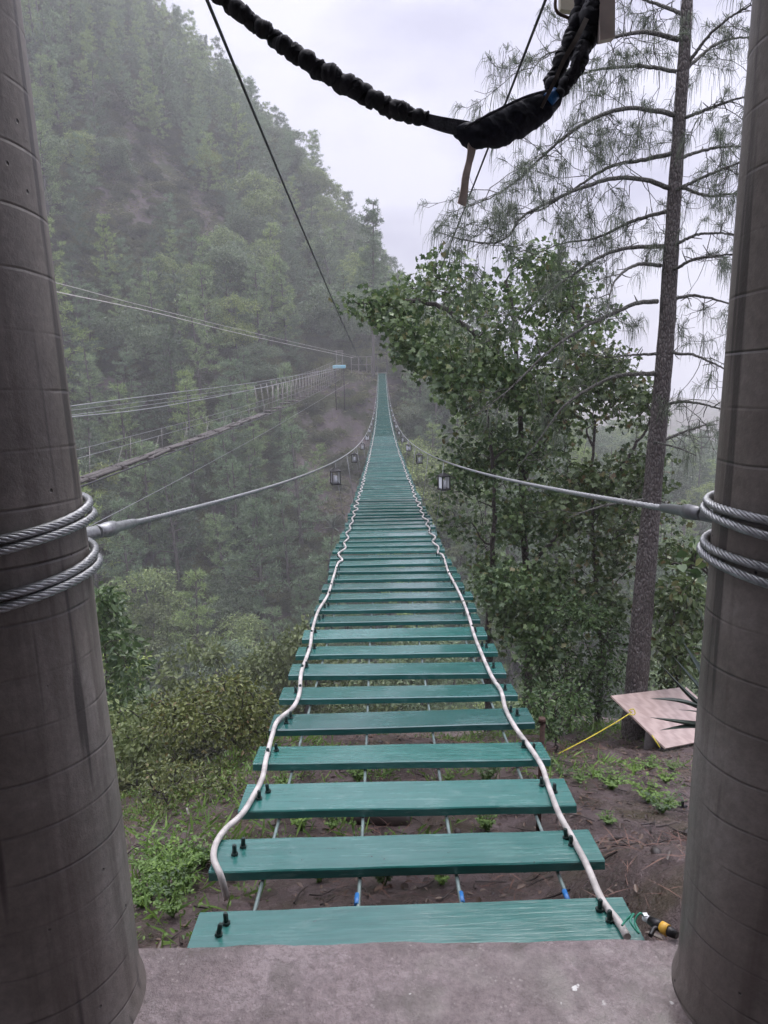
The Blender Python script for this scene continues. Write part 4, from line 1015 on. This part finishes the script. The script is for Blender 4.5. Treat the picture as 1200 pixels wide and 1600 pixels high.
# grass, ground cover, litter on the near bank (nobody could count these)
r = np.random.default_rng(77)
def scatter(n, xr, yr_, fn):
    x = r.uniform(*xr, n); y = r.uniform(*yr_, n); k_ = fn(x, y) > r.random(n); return x[k_], y[k_]
x, y = scatter(16000, (-5, 5), (1.75, 9), lambda x, y: np.clip((fbm(x * .9, y * .9, 61, 3) * 2.2 + .2 + np.where((x < -.55), .75, 0) + np.where(y > 6.6, .6, 0) + np.where((y > 4.5) & (y < 5.6) & (x > .8), .6, 0)), 0, 1) * np.where((np.abs(x) < .75) & (y < 4.5), .5, 1) * np.where((x > .55) & (y < 4.4), .07, 1))
n = len(x); z = H(x, y); ax = rdir(r, n) * [.8, .8, .2] + [0, 0, .55]
mbg = MB(); leaves(mbg, np.stack([x, y, z], -1), ax, rdir(r, n), r.uniform(.05, .16, n), 'blade', .12)
mbg2 = MB()
cx_ = np.stack([x, y, z + .015], -1)[::2]; clump(mbg2, r, cx_, 7, .06, .022, 'oval', 1.0, -.2)
o = mbg.build('grass', M['herb']); o['kind'] = 'stuff'
o = mbg2.build('ground_cover', M['herb']); o['kind'] = 'stuff'
x, y = scatter(9000, (-2.5, 4), (1.65, 7), lambda x, y: np.clip(fbm(x * 1.2, y * 1.2, 91, 3) * 2.5 + .35, 0, 1))
n = len(x); z = H(x, y) + .006; ax = rdir(r, n) * [1, 1, .12]
mbl = MB(); leaves(mbl, np.stack([x, y, z], -1), ax, np.tile([0, 0, 1.0], (n, 1)) + rdir(r, n) * .2, r.uniform(.06, .17, n), 'blade', .028)
n2 = 2600; x = r.uniform(-2.2, 3.4, n2); y = r.uniform(1.64, 6.5, n2)
mbt = MB(); leaves(mbt, np.stack([x, y, H(x, y) + .008], -1), rdir(r, n2) * [1, 1, .25], np.tile([0, 0, 1.0], (n2, 1)) + rdir(r, n2) * .4, r.uniform(.02, .06, n2), 'oval', .8)
o = mbt.build('leaf_litter', M['dead_leaf']); o['kind'] = 'stuff'
mbs = MB()
for k_ in range(420):
    px_, py_ = r.uniform(-1.6, 3.2), r.uniform(1.65, 5.5); a_ = r.uniform(0, pi); l_ = r.uniform(.04, .2); c_ = np.array([px_, py_, 0]); d_ = np.array([cos(a_), sin(a_), 0]) * l_ / 2
    e = [c_ - d_, c_ + r.normal(0, .008, 3), c_ + d_]
    for q_ in e: q_[2] = float(H(q_[0], q_[1])) + r.uniform(.004, .025)
    mbs.tube(e, [.0045, .004, .002], 4, False)
o = mbs.build('fallen_twigs', M['wood_dark']); o['kind'] = 'stuff'
mbk = MB()
for k_ in range(60):
    px_, py_ = r.uniform(-1.6, 3.2), r.uniform(1.66, 5.5); R_ = r.uniform(.008, .03) * (1.6 if r.random() < .1 else 1)
    dv_ = rdir(r, 1)[0]; base_ = np.array([px_, py_, float(H(px_, py_))])
    th_ = np.linspace(0, pi, 6)
    pts_ = np.stack([np.cos(th_) * R_, 0 * th_, 0 * th_], -1) @ rotz(r.uniform(0, pi)).T + base_
    mbk.tube(pts_, np.sin(th_) * R_ * r.uniform(.5, .85) + .0006, 7, False)
o = mbk.build('pebbles', M['wood_dark']); o['kind'] = 'stuff'
o = mbl.build('needle_litter', M['litter']); o['kind'] = 'stuff'

# ------------------------------------------------------------------ trees of the ravine and the far hillside
def pine_proto(seed, h):
    r = np.random.default_rng(seed); w_, f_ = MB(), MB()
    lean = r.normal(0, .03, 2); tk = np.array([[lean[0]*h*s*s, lean[1]*h*s*s, h*s] for s in np.linspace(0, 1, 10)]); tk[0][2] = -.6
    w_.tube(tk, np.linspace(.017*h, .003*h, 10), 6, False)
    cen, dirs = [], []
    nw = int(h * 1.15)
    for wv_ in range(nw):
        tw_ = .16 + .83 * (wv_ + r.uniform(-.2, .2)) / nw
        for k_ in range(int(r.integers(4, 8))):
            t_ = min(.99, tw_ + r.normal(0, .008)); p0 = np.array([lean[0]*h*t_*t_, lean[1]*h*t_*t_, h*t_]); a_ = r.uniform(0, 2*pi)
            L_ = h * (.035 + .25 * (1 - t_) ** .8) * r.uniform(.45, 1.2) * min(1, (t_ - .02) / .22)
            up = r.uniform(.0, .4) + .3 * t_; d = np.array([cos(a_), sin(a_), up])
            f3 = lambda q_: p0 + d * L_ * q_ + np.array([0, 0, -.16 * L_ * q_ * q_ + .16 * L_ * q_ ** 3])
            w_.tube(np.array([f3(q_) for q_ in np.linspace(0, 1, 5)]), np.linspace(.0042*h, .0012*h, 5), 3, False)
            for q_ in r.uniform(.38, 1.03, int(4 + L_ * 4.5)):
                cen.append(f3(q_) + r.normal(0, .12, 3) * np.array([1, 1, .6])); dirs.append(d)
    cen = np.array(cen); per = 9; c2 = np.repeat(cen, per, 0); d2 = np.repeat(np.array(dirs), per, 0); n = len(c2)
    ax = rdir(r, n) + d2 * .5 + [0, 0, .25]
    leaves(f_, c2 + r.normal(0, .05, (n, 3)), ax, rdir(r, n), r.uniform(.22, .46, n), 'blade', .16)
    return w_, f_
def broad_proto(seed, h, wid, per=22, size=.24):
    r = np.random.default_rng(seed); w_, f_ = MB(), MB()
    tk = np.array([[r.normal(0, .02*h)*s, r.normal(0, .02*h)*s, h*.8*s] for s in np.linspace(0, 1, 7)]); tk[0][2] = -.6
    w_.tube(tk, np.linspace(.02*h, .006*h, 7), 6, False)
    lobes = [(np.array([r.normal(0, wid*.33), r.normal(0, wid*.33), h*r.uniform(.35, .82)]), r.uniform(.2, .38) * wid) for _ in range(11)]
    lobes.append((np.array([0, 0, h*.85]), .25 * wid)); tg = []
    for c_, R_ in lobes:
        m_ = int(14 + 12 * R_); dv = rdir(r, m_); dv[:, 2] = np.abs(dv[:, 2]) * 1.0 - .25
        tg.append(c_ + dv * R_ * r.uniform(.6, 1.08, m_)[:, None])
    tg = np.vstack(tg); grow(w_, r, list(tk), tg[::3], .012*h, .02, .1, 3)
    clump(f_, r, tg, per, .42, size, 'oval', 1.0, .2)
    return w_, f_
def make_tree(name, wf, barkm, leafm):
    root = empty(name, (0, 0, 0)); wf[0].build('trunk', barkm, root); wf[1].build('crown', leafm, root); return root
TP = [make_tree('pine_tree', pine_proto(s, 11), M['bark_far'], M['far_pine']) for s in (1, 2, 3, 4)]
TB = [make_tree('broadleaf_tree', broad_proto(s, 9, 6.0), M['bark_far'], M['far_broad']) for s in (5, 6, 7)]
TY = [make_tree('broadleaf_tree', broad_proto(8, 8, 5.0), M['bark_far'], M['far_yellow'])]
TL = [make_tree('broadleaf_tree', broad_proto(9, 8, 5.5), M['bark_far'], M['far_pale'])]
SH = [make_tree('ravine_shrub', broad_proto(s, 3.2, 3.6, 16, .20), M['bark_far'], M[k_]) for s, k_ in ((12, 'under'), (13, 'under'))]
def RBX(y): return np.interp(y, [10, 105], [-8.35, -6.0])
def rbz(y): return -1.55 - .035 * (y - 19) + .00022 * (y - 19) ** 2 - .45
r = np.random.default_rng(123)
def rock_band(u_, v_, dn, up):   # bare strip of rock crossing the upper hillside
    c_ = 165 + (u_ - 170) * 1.12
    return ((170 < u_) & (u_ < 345) & (v_ > c_ - dn) & (v_ < c_ + up)) | ((140 < u_) & (u_ < 250) & (v_ > 275) & (v_ < 330 + up))
cand = []
for gxx in np.arange(-150, 84, 4.4):
    for gyy in np.arange(12, 240, 4.4):
        X = gxx + r.uniform(-2.1, 2.1); Y = gyy + r.uniform(-2.1, 2.1); z = float(H(X, Y))
        u, v, d = proj((X, Y, z + 7))
        if not (-40 < u < 1240) or v < -250 or v > 1400: continue
        if X > 26 and Y > 90 and r.random() > .6: continue
        rnd = r.random()
        # bare places: earth under the far landing, rock face on the hillside
        if (-13 < X < 3.5 and 92 < Y < 118) or (-8.5 < X < 2 and 78 < Y < 100): continue
        uu, vv_, _ = proj((X, Y, z + 2))
        rocky = rock_band(uu, vv_, 24, 95) and Y > 90
        if rocky and (rnd < .93 or vv_ > 240): continue
        if Y < 26 and X > -3: continue
        if Y < 20 and X > -7: continue
        cand.append((X, Y, z, u, v, d, rnd, rocky))
forced = [(5.2, 72, 'L', .8), (6.0, 84, 'L', .95), (7.2, 93, 'B', 1.0), (4.6, 99, 'P', .8), (6.4, 104, 'L', .9), (9.5, 97, 'P', 1.0), (11, 86, 'B', 1.0), (4.4, 78, 'S', 1.2), (8.2, 78, 'Y', .9),
          (4.3, 107, 'S', 1.1), (8.4, 110, 'B', .8), (12, 106, 'P', 1.0), (5.0, 91, 'S', 1.4), (4.2, 114, 'P', .7), (9.5, 118, 'P', 1.0), (14, 95, 'P', 1.0), (4.0, 86, 'S', 1.2), (4.0, 95, 'S', 1.3), (3.6, 103, 'S', 1.0)]
items = []
for X, Y, kind, s in forced:
    z = float(H(X, Y)); u, v, d = proj((X, Y, z + 4)); items.append((d * .5, X, Y, z, kind, s, u, v))
for X, Y, z, u, v, d, rnd, rocky in cand:
    if Y > 205 and X > -30: continue
    if Y < 45: kind = 'S' if rnd < .45 else ('B' if rnd < .8 else 'Y')
    else:
        m_ = fbm(X / 22, Y / 22, 29, 2)
        kind = ('P' if rnd < .80 + m_ + (.3 if z > 30 else 0) else 'B' if rnd < .93 else 'Y' if rnd < .97 else 'L')
        if rocky: kind = 'S'
    h0 = {'P': 11, 'B': 9, 'Y': 8, 'L': 8, 'S': 3.2}[kind]
    s = r.uniform(.6, 1.45) * (1.0 if Y > 60 else .75)
    # keep the bridges and the view to them clear
    lim = 1e9
    if abs(X - BX) < 4.5 and Y < 111: lim = min(lim, float(bz(Y)) - 1.2)
    if X < -1 and Y < 104: 
        yq = 1e9
        # line of sight from the camera to the rope bridge passes above this tree
        k_ = X / Y
        ybr = None
        for yb in np.arange(19, 104, 1.0):
            if abs(RBX(yb) / yb - k_) < .6 / yb + .006: ybr = yb; break
        if ybr is not None and ybr >= Y - 4: lim = min(lim, 1.5 + (rbz(ybr) - .8 - 1.5) * min(1, Y / ybr))
    if lim < z + 1.2: continue
    if h0 * s > lim - z: s = (lim - z) / h0
    if s < .3: 
        if kind == 'S': continue
        kind = 'S'; h0 = 3.2; s = min(1.2, (lim - z) / h0)
        if s < .3: continue
    items.append((d, X, Y, z, kind, s, u, v))
items.sort(key=lambda q: q[0] / (q[5] * {'P': 11, 'B': 9, 'Y': 8, 'L': 8, 'S': 3.2}[q[4]]))
pool = {'P': TP, 'B': TB, 'Y': TY, 'L': TL, 'S': SH}; used = set(); rest = []
def tlabel(kind, X, Y, z, u):
    nm = {'P': 'feathery grey green pine', 'B': 'rounded green broadleaf tree', 'Y': 'yellowish green broadleaf tree', 'L': 'pale silvery green tree', 'S': 'low bushy shrub'}[kind]
    if X > 3: zn = 'on the slope to the right of the bridge'
    elif Y < 48: zn = 'low in the ravine at the left of the bridge'
    elif Y > 118 and X > -14: zn = 'on the rise behind the far landing'
    elif z < -16: zn = 'on the lower far slope under the rope bridge'
    elif z < 8: zn = 'on the middle of the far hillside behind the rope bridge'
    elif z < 38: zn = 'on the upper hillside above the zip lines'
    else: zn = 'on the misty top of the hillside'
    return nm + ' ' + zn, {'P': 'pines', 'B': 'green broadleaf trees', 'Y': 'yellowish trees', 'L': 'pale trees', 'S': 'shrubs'}[kind] + ' ' + zn
cnt = 0
for d, X, Y, z, kind, s, u, v in items:
    if cnt < 290:
        pl = pool[kind]; i = int(r.integers(len(pl))); key = (kind, i)
        o = pl[i] if key not in used else copy_tree(pl[i]); used.add(key)
        o.location = (X, Y, z); o.rotation_euler = (r.normal(0, .03), r.normal(0, .03), r.uniform(0, 6.28)); o.scale = (s * r.uniform(.85, 1.15), s * r.uniform(.85, 1.15), s)
        lb, gp = tlabel(kind, X, Y, z, u); tag(o, lb, 'shrub' if kind == 'S' else 'tree', gp); cnt += 1
    else: rest.append((X, Y, z, kind, s))
for kind, pl in pool.items():
    for i, o in enumerate(pl):
        if (kind, i) not in used: o.location = (-60 + 5 * i, 150 + 3 * ord(kind) % 20, float(H(-60 + 5 * i, 150 + 3 * ord(kind) % 20))); lb, gp = tlabel(kind, -60, 150, 30, 0); tag(o, lb, 'tree', gp)
print('trees', cnt, 'rest', len(rest))
# the rest of the wood, and the undergrowth between the trees: one object each
def crown_of(o): return [c for c in o.children if c.name.startswith('crown')][0]
def scatter_object(name, pts, scl, rot, idx, sources):
    me = bpy.data.meshes.new(name); n = len(pts); me.vertices.add(n); me.vertices.foreach_set('co', np.asarray(pts, np.float32).ravel())
    for nm, data in (('sc', scl), ('rz', rot)):
        a_ = me.attributes.new(nm, 'FLOAT', 'POINT'); a_.data.foreach_set('value', np.asarray(data, np.float32))
    a_ = me.attributes.new('ix', 'INT', 'POINT'); a_.data.foreach_set('value', np.asarray(idx, np.int32))
    o = bpy.data.objects.new(name, me); COL.objects.link(o); o['kind'] = 'stuff'
    ng = bpy.data.node_groups.new(name, 'GeometryNodeTree')
    ng.interface.new_socket('Geometry', in_out='INPUT', socket_type='NodeSocketGeometry'); ng.interface.new_socket('Geometry', in_out='OUTPUT', socket_type='NodeSocketGeometry')
    gi, go = N(ng, 'NodeGroupInput'), N(ng, 'NodeGroupOutput'); ip = N(ng, 'GeometryNodeInstanceOnPoints'); gj = N(ng, 'GeometryNodeJoinGeometry')
    m2p = N(ng, 'GeometryNodeMeshToPoints'); ng.links.new(gi.outputs[0], m2p.inputs[0])
    for src in sources[::-1]:
        oi = N(ng, 'GeometryNodeObjectInfo'); oi.inputs['Object'].default_value = src; oi.inputs['As Instance'].default_value = True
        ng.links.new(oi.outputs['Geometry'], gj.inputs[0])
    def attr(nm, ty):
        n_ = N(ng, 'GeometryNodeInputNamedAttribute', data_type=ty); n_.inputs['Name'].default_value = nm; return n_.outputs['Attribute']
    cx = N(ng, 'ShaderNodeCombineXYZ'); ng.links.new(attr('rz', 'FLOAT'), cx.inputs[2])
    e2r = N(ng, 'FunctionNodeEulerToRotation'); ng.links.new(cx.outputs[0], e2r.inputs[0])
    ng.links.new(m2p.outputs[0], ip.inputs['Points']); ng.links.new(gj.outputs[0], ip.inputs['Instance']); ip.inputs['Pick Instance'].default_value = True
    ng.links.new(attr('ix', 'INT'), ip.inputs['Instance Index']); ng.links.new(e2r.outputs[0], ip.inputs['Rotation']); ng.links.new(attr('sc', 'FLOAT'), ip.inputs['Scale'])
    ng.links.new(ip.outputs[0], go.inputs[0])
    md = o.modifiers.new('scatter', 'NODES'); md.node_group = ng
    return o
srcs = [crown_of(o) for o in TP + TB + TY + TL + SH]; offs = {'P': 0, 'B': 4, 'Y': 7, 'L': 8, 'S': 9}; nn = {'P': 4, 'B': 3, 'Y': 1, 'L': 1, 'S': 2}
if rest:
    scatter_object('forest', [q[:3] for q in rest], [q[4] for q in rest], r.uniform(0, 6.28, len(rest)), [offs[q[3]] + int(r.integers(nn[q[3]])) for q in rest], srcs)
ux = r.uniform(-150, 30, 26000); uy = r.uniform(14, 230, 26000); uz = H(ux, uy)
q = np.stack([ux, uy, uz], -1) - EYE; dd = q @ _F; uu = 600 + FPX * (q @ CX) / dd; vv = 800 - FPX * (q @ CY) / dd
keep = (uu > -40) & (uu < 1240) & (vv > -120) & (vv < 1500)
bare = ((ux > -13) & (ux < 3.5) & (uy > 90) & (uy < 114)) | ((-8.5 < ux) & (ux < 2) & (uy > 78) & (uy < 100)) | (rock_band(uu, vv, 30, 24) & (uy > 90))
keep &= ~(bare & (r.random(len(ux)) < .86))
keep &= ~((uy < 24) & (ux > -4)); keep &= ~((np.abs(ux) < 4.5) & (uy < 111) & (uz > bz(uy) - 3.5)); keep &= (uz + 2.2 < np.where((ux < -2) & (uy < 100), np.interp(uy, [10, 100], [-4.5, -2.5]) , 999))
ux, uy, uz = ux[keep], uy[keep], uz[keep]; print('undergrowth', len(ux))
scatter_object('undergrowth', np.stack([ux, uy, uz - .25], -1), r.uniform(.3, .75, len(ux)), r.uniform(0, 6.28, len(ux)), (r.random(len(ux)) < .25).astype(int), [crown_of(o) for o in SH])
# drooping dry grass on the rock face and on the bare earth
gx_, gy_ = r.uniform(-120, 5, 26000), r.uniform(85, 215, 26000); gz_ = H(gx_, gy_)
q = np.stack([gx_, gy_, gz_], -1) - EYE; dd = q @ _F; uu = 600 + FPX * (q @ CX) / dd; vv = 800 - FPX * (q @ CY) / dd
kp = ((uu > 130) & (uu < 520) & (vv > 60) & (vv < 420) & (r.random(len(uu)) < .8)) | ((gx_ > -14) & (gx_ < 4) & (gy_ < 114) & (r.random(len(uu)) < .8))
gx_, gy_, gz_ = gx_[kp], gy_[kp], gz_[kp]; n = len(gx_); m_ = 14
c2 = np.repeat(np.stack([gx_, gy_, gz_ + .2], -1), m_, 0); a_ = rdir(r, n*m_) * [1, 1, .4] + [0, -.3, -.15]
mb = MB(); leaves(mb, c2 + rdir(r, n*m_) * .25, a_, rdir(r, n*m_), r.uniform(.5, 1.1, n*m_), 'blade', .10)
o = mb.build('tussock_grass', M['grass']); o['kind'] = 'stuff'

# grey agave and pale bare branches on the far slope, seen left of the deck
qa = G(520, 828); AS = proj(qa)[2] / 30.0; qa[2] += .3
ga = empty('agave', qa, 'grey spiky agave growing on the slope just left of the green planks', 'plant')
for k_ in range(26):
    a_ = r.uniform(0, 6.28); el = r.uniform(-.1, 1.3); L_ = r.uniform(.55, .8) * AS; mb = MB()
    ag_leaf(mb, qa, qa + L_ * np.array([cos(a_)*cos(el), sin(a_)*cos(el), sin(el)]), .05 * AS, .03, 7); mb.build('leaf', M['agave_far'], ga)
MB().tube([qa - [0, 0, max(.6, qa[2] - float(H(qa[0], qa[1])) + .3)], qa], [.14, .10], 8).build('trunk', M['bark_far'], ga)

# ------------------------------------------------------------------ the rope bridge on the left
ry_ = np.linspace(9, 105, 160)
def rb(y, dx=0, dz=0): y = np.asarray(y, float); return np.stack([RBX(y) + dx, y, rbz(y) + dz], -1)
rbr = empty('rope_bridge', rb(9), 'rope obstacle bridge with log walkway and hanging steps strung across the left of the ravine', 'bridge')
for dx in (-.35, .35): MB().tube(rb(ry_, dx, 0), .025, 5).build('foot_cable', M['darksteel'], rbr)
YS = 46.0
for y in np.arange(10, YS, 2.4):
    mb = MB(); m0, m1 = rb(y), rb(y + 2.3)
    for dx in (-.14, 0, .14): mb.tube([m0 + [dx, 0, .05 + r.normal(0, .02)], m1 + [dx, 0, .05 + r.normal(0, .02)]], .06, 6)
    mb.box(m0 + [0, .1, .0], (.62, .10, .10)); mb.build('log_section', M['wood_old'], rbr)
def hz(y): return rbz(y) + np.interp(y, [9, 45, 75, 105], [1.9, 1.75, 2.0, 2.4])
def h2(y): return rbz(y) + np.interp(y, [9, 45, 75, 105], [.78, .72, .8, .9])
for dx in (-.6, .6):
    MB().tube(np.stack([RBX(ry_) + dx, ry_, hz(ry_)], -1), .008, 5).build('upper_cable', M['steel'], rbr)
    MB().tube(np.stack([RBX(ry_) + dx * .8, ry_, h2(ry_)], -1), .008, 5).build('hand_cable', M['steel'], rbr)
for k_, y in enumerate(np.arange(YS + 1, 103, 2.1)):
    st_ = MB().box(rb(y) + [0, 0, .08 + r.normal(0, .08)], (.8, .34, .07), bev=.01).build('hanging_step', M['wood_old'], rbr)
    for dx in (-.42, .42):
        for dyy in (-.18, .18):
            MB().tube([rb(y)+[dx, dyy, .1], np.array([RBX(y) + dx * 1.4, y + dyy * .3, float(hz(y))])], .011, 4).build('rope', M['old_rope'], st_)
for k_, y in enumerate(np.arange(11, YS, 3.3)):
    for dx in (-.6, .6): MB().tube([rb(y, dx * .6), np.array([RBX(y) + dx * .8, y + .5, float(h2(y + .5))])], .007, 4).build('tie_rope', M['old_rope'], rbr)
# zip lines and stays
def line(name, lab, pts, rad, m, group=None, n=60, cat='cable'):
    o = MB().tube(spline(pts, n), rad, 5).build(name, m, origin=pts[0]); tag(o, lab, cat, group); return o
E0 = at(552, 559, 104.0)
line('zip_line', 'lower of the two pale zip lines crossing the trees on the left', [at(20, 436, 24), at(88, 456, 27), at(240, 488, 38), at(400, 527, 62), E0], .02, M['white_hose'], 'zip lines')
line('zip_line', 'thinner upper zip line crossing the trees on the left', [at(20, 430, 24), at(88, 442, 27), at(240, 482, 38), at(400, 521, 62), E0 + [.3, 0, .2]], .012, M['white_hose'], 'zip lines')
line('stay_cable', 'topmost cable strung above the rope bridge', [at(60, 645, 18), at(115, 634, 21), at(260, 615, 30), at(420, 594, 55), at(528, 575, 103)], .017, M['steel'], 'stay cables above the rope bridge')
line('stay_cable', 'second cable below the topmost one above the rope bridge', [at(60, 660, 18), at(117, 651, 21), at(260, 634, 30), at(420, 603, 55), at(530, 577, 103)], .019, M['steel'], 'stay cables above the rope bridge')
line('guy_line', 'thin grey line running below the rope bridge to the far landing', [at(120, 830, 17), at(160, 812, 19), at(330, 722, 34), at(450, 655, 62), at(545, 598, 105)], .012, M['steel'])

# ------------------------------------------------------------------ the far landing
LZ = float(bz(112.0))
dk = empty('landing_deck', (-2.2, 113.2, LZ), 'timber deck at the far end of the bridges with posts underneath', 'deck')
MB().box((-2.0, 113.4, LZ - .06), (6.6, 2.6, .12)).build('floor', M['wood_grey'], dk)
for x in (-5.0, -3.2, -1.2, 1.0): MB().tube([(x, 112.4, LZ - 3.5), (x, 112.4, LZ - .12)], .09, 7).build('post', M['wood_dark'], dk)
gt = empty('entrance_gate', (BX, 112.6, LZ), 'dark timber gate frame at the far end of the green bridge', 'gate')
for x in (-.78, .78): MB().tube([(BX + x, 112.6, LZ - .1), (BX + x, 112.6, LZ + (3.2 if x > 0 else 2.9))], .075, 7).build('post', M['wood_dark'], gt)
MB().box((BX, 112.6, LZ + 2.75), (1.9, .14, .16)).build('lintel', M['wood_dark'], gt)
for x in (-.25, .2): MB().box((BX + x, 113.9, LZ + 1.2), (.08, .08, 2.4)).build('slat', M['wood_dark'], gt)
fn = empty('timber_fence', (-2.7, 112.2, LZ), 'pale timber fence with thin rails on the far landing deck', 'fence')
for x in (-4.5, -3.4, -2.2, -1.5): MB().box((x, 112.2, LZ + 1.25), (.12, .12, 2.5)).build('post', M['wood_grey'], fn)
for zz in (2.45, 1.3): MB().box((-3.0, 112.27, LZ + zz), (3.2, .05, .09)).build('rail', M['wood_grey'], fn)
bp_ = at(530, 573, 104.0); pf = empty('rope_platform', bp_, 'pale blue platform with two posts at the far end of the rope bridge', 'platform')
MB().box(bp_, (1.75, 1.2, .42), bev=.03).build('blue_panel', M['bluepaint'], pf)
for x in (-.35, .45): MB().box(bp_ + [x, .3, 1.2], (.11, .11, 2.0)).build('post', M['wood_grey'], pf)
for x in (-.6, .6): MB().tube([bp_ + [x, .3, -.2], bp_ + [x, .5, -6.0]], .09, 6).build('stilt', M['wood_dark'], pf)
MB().box(bp_ + [0, .3, 2.15], (1.2, .14, .14)).build('crossbar', M['wood_grey'], pf)
# tall straight pine at the far landing
pt = at(583, 582, 111.0); pw, pfol = MB(), MB()
pr = empty('pine_tree', (pt[0], pt[1] + .4, LZ - 1.0), 'tall slim pine with bare lower trunk beside the far gate', 'tree')
trk = np.array([[pt[0] + .02 * s_, pt[1] + .4, LZ - 1.0 + s_] for s_ in np.linspace(0, 25, 20)])
pw.tube(trk, np.linspace(.26, .06, 20), 8)
cen, dv = [], []
for k_ in range(90):
    t_ = r.uniform(.42, 1.0); p0 = np.array([pt[0], pt[1] + .4, LZ - 1 + 25 * t_]); a_ = r.uniform(0, 6.28); L_ = (.6 + 3.6 * (1 - t_) ** .6) * r.uniform(.5, 1.15); d = np.array([cos(a_), sin(a_), r.uniform(-.1, .4)])
    pw.tube([p0, p0 + d * L_ * .5, p0 + d * L_ + [0, 0, .2]], [.05, .035, .015], 4, False)
    for s_ in r.uniform(.3, 1.05, int(4 + 4 * L_)): cen.append(p0 + d * L_ * s_ + r.normal(0, .15, 3)); dv.append(d)
c2 = np.repeat(np.array(cen), 10, 0); d2 = np.repeat(np.array(dv), 10, 0); n = len(c2)
leaves(pfol, c2, rdir(r, n) + d2 * .5 + [0, 0, .2], rdir(r, n), r.uniform(.3, .6, n), 'blade', .17)
pw.build('trunk', M['bark_far'], pr); pfol.build('crown', M['far_pine'], pr)

# ------------------------------------------------------------------ the misty air
hm = bpy.data.materials.new('mist'); hm.use_nodes = True; t = hm.node_tree; t.nodes.clear()
ho = N(t, 'ShaderNodeOutputMaterial'); pv = N(t, 'ShaderNodeVolumePrincipled')
pv.inputs['Color'].default_value = (.97, .98, .985, 1); pv.inputs['Density'].default_value = .00115; pv.inputs['Anisotropy'].default_value = .0
t.links.new(pv.outputs[0], ho.inputs['Volume'])
zlo, zhi = float(GZ.min()) - 1.0, float(max(GZ[(GY < 640)].max(), 60)) + 16
hb = MB().box(((gx[0] + gx[-1]) / 2, (gy[0] + gy[-1]) / 2, (zlo + zhi) / 2), (gx[-1] - gx[0] + 8, gy[-1] - gy[0] + 8, zhi - zlo)).build('haze', hm)
hb['kind'] = 'stuff'
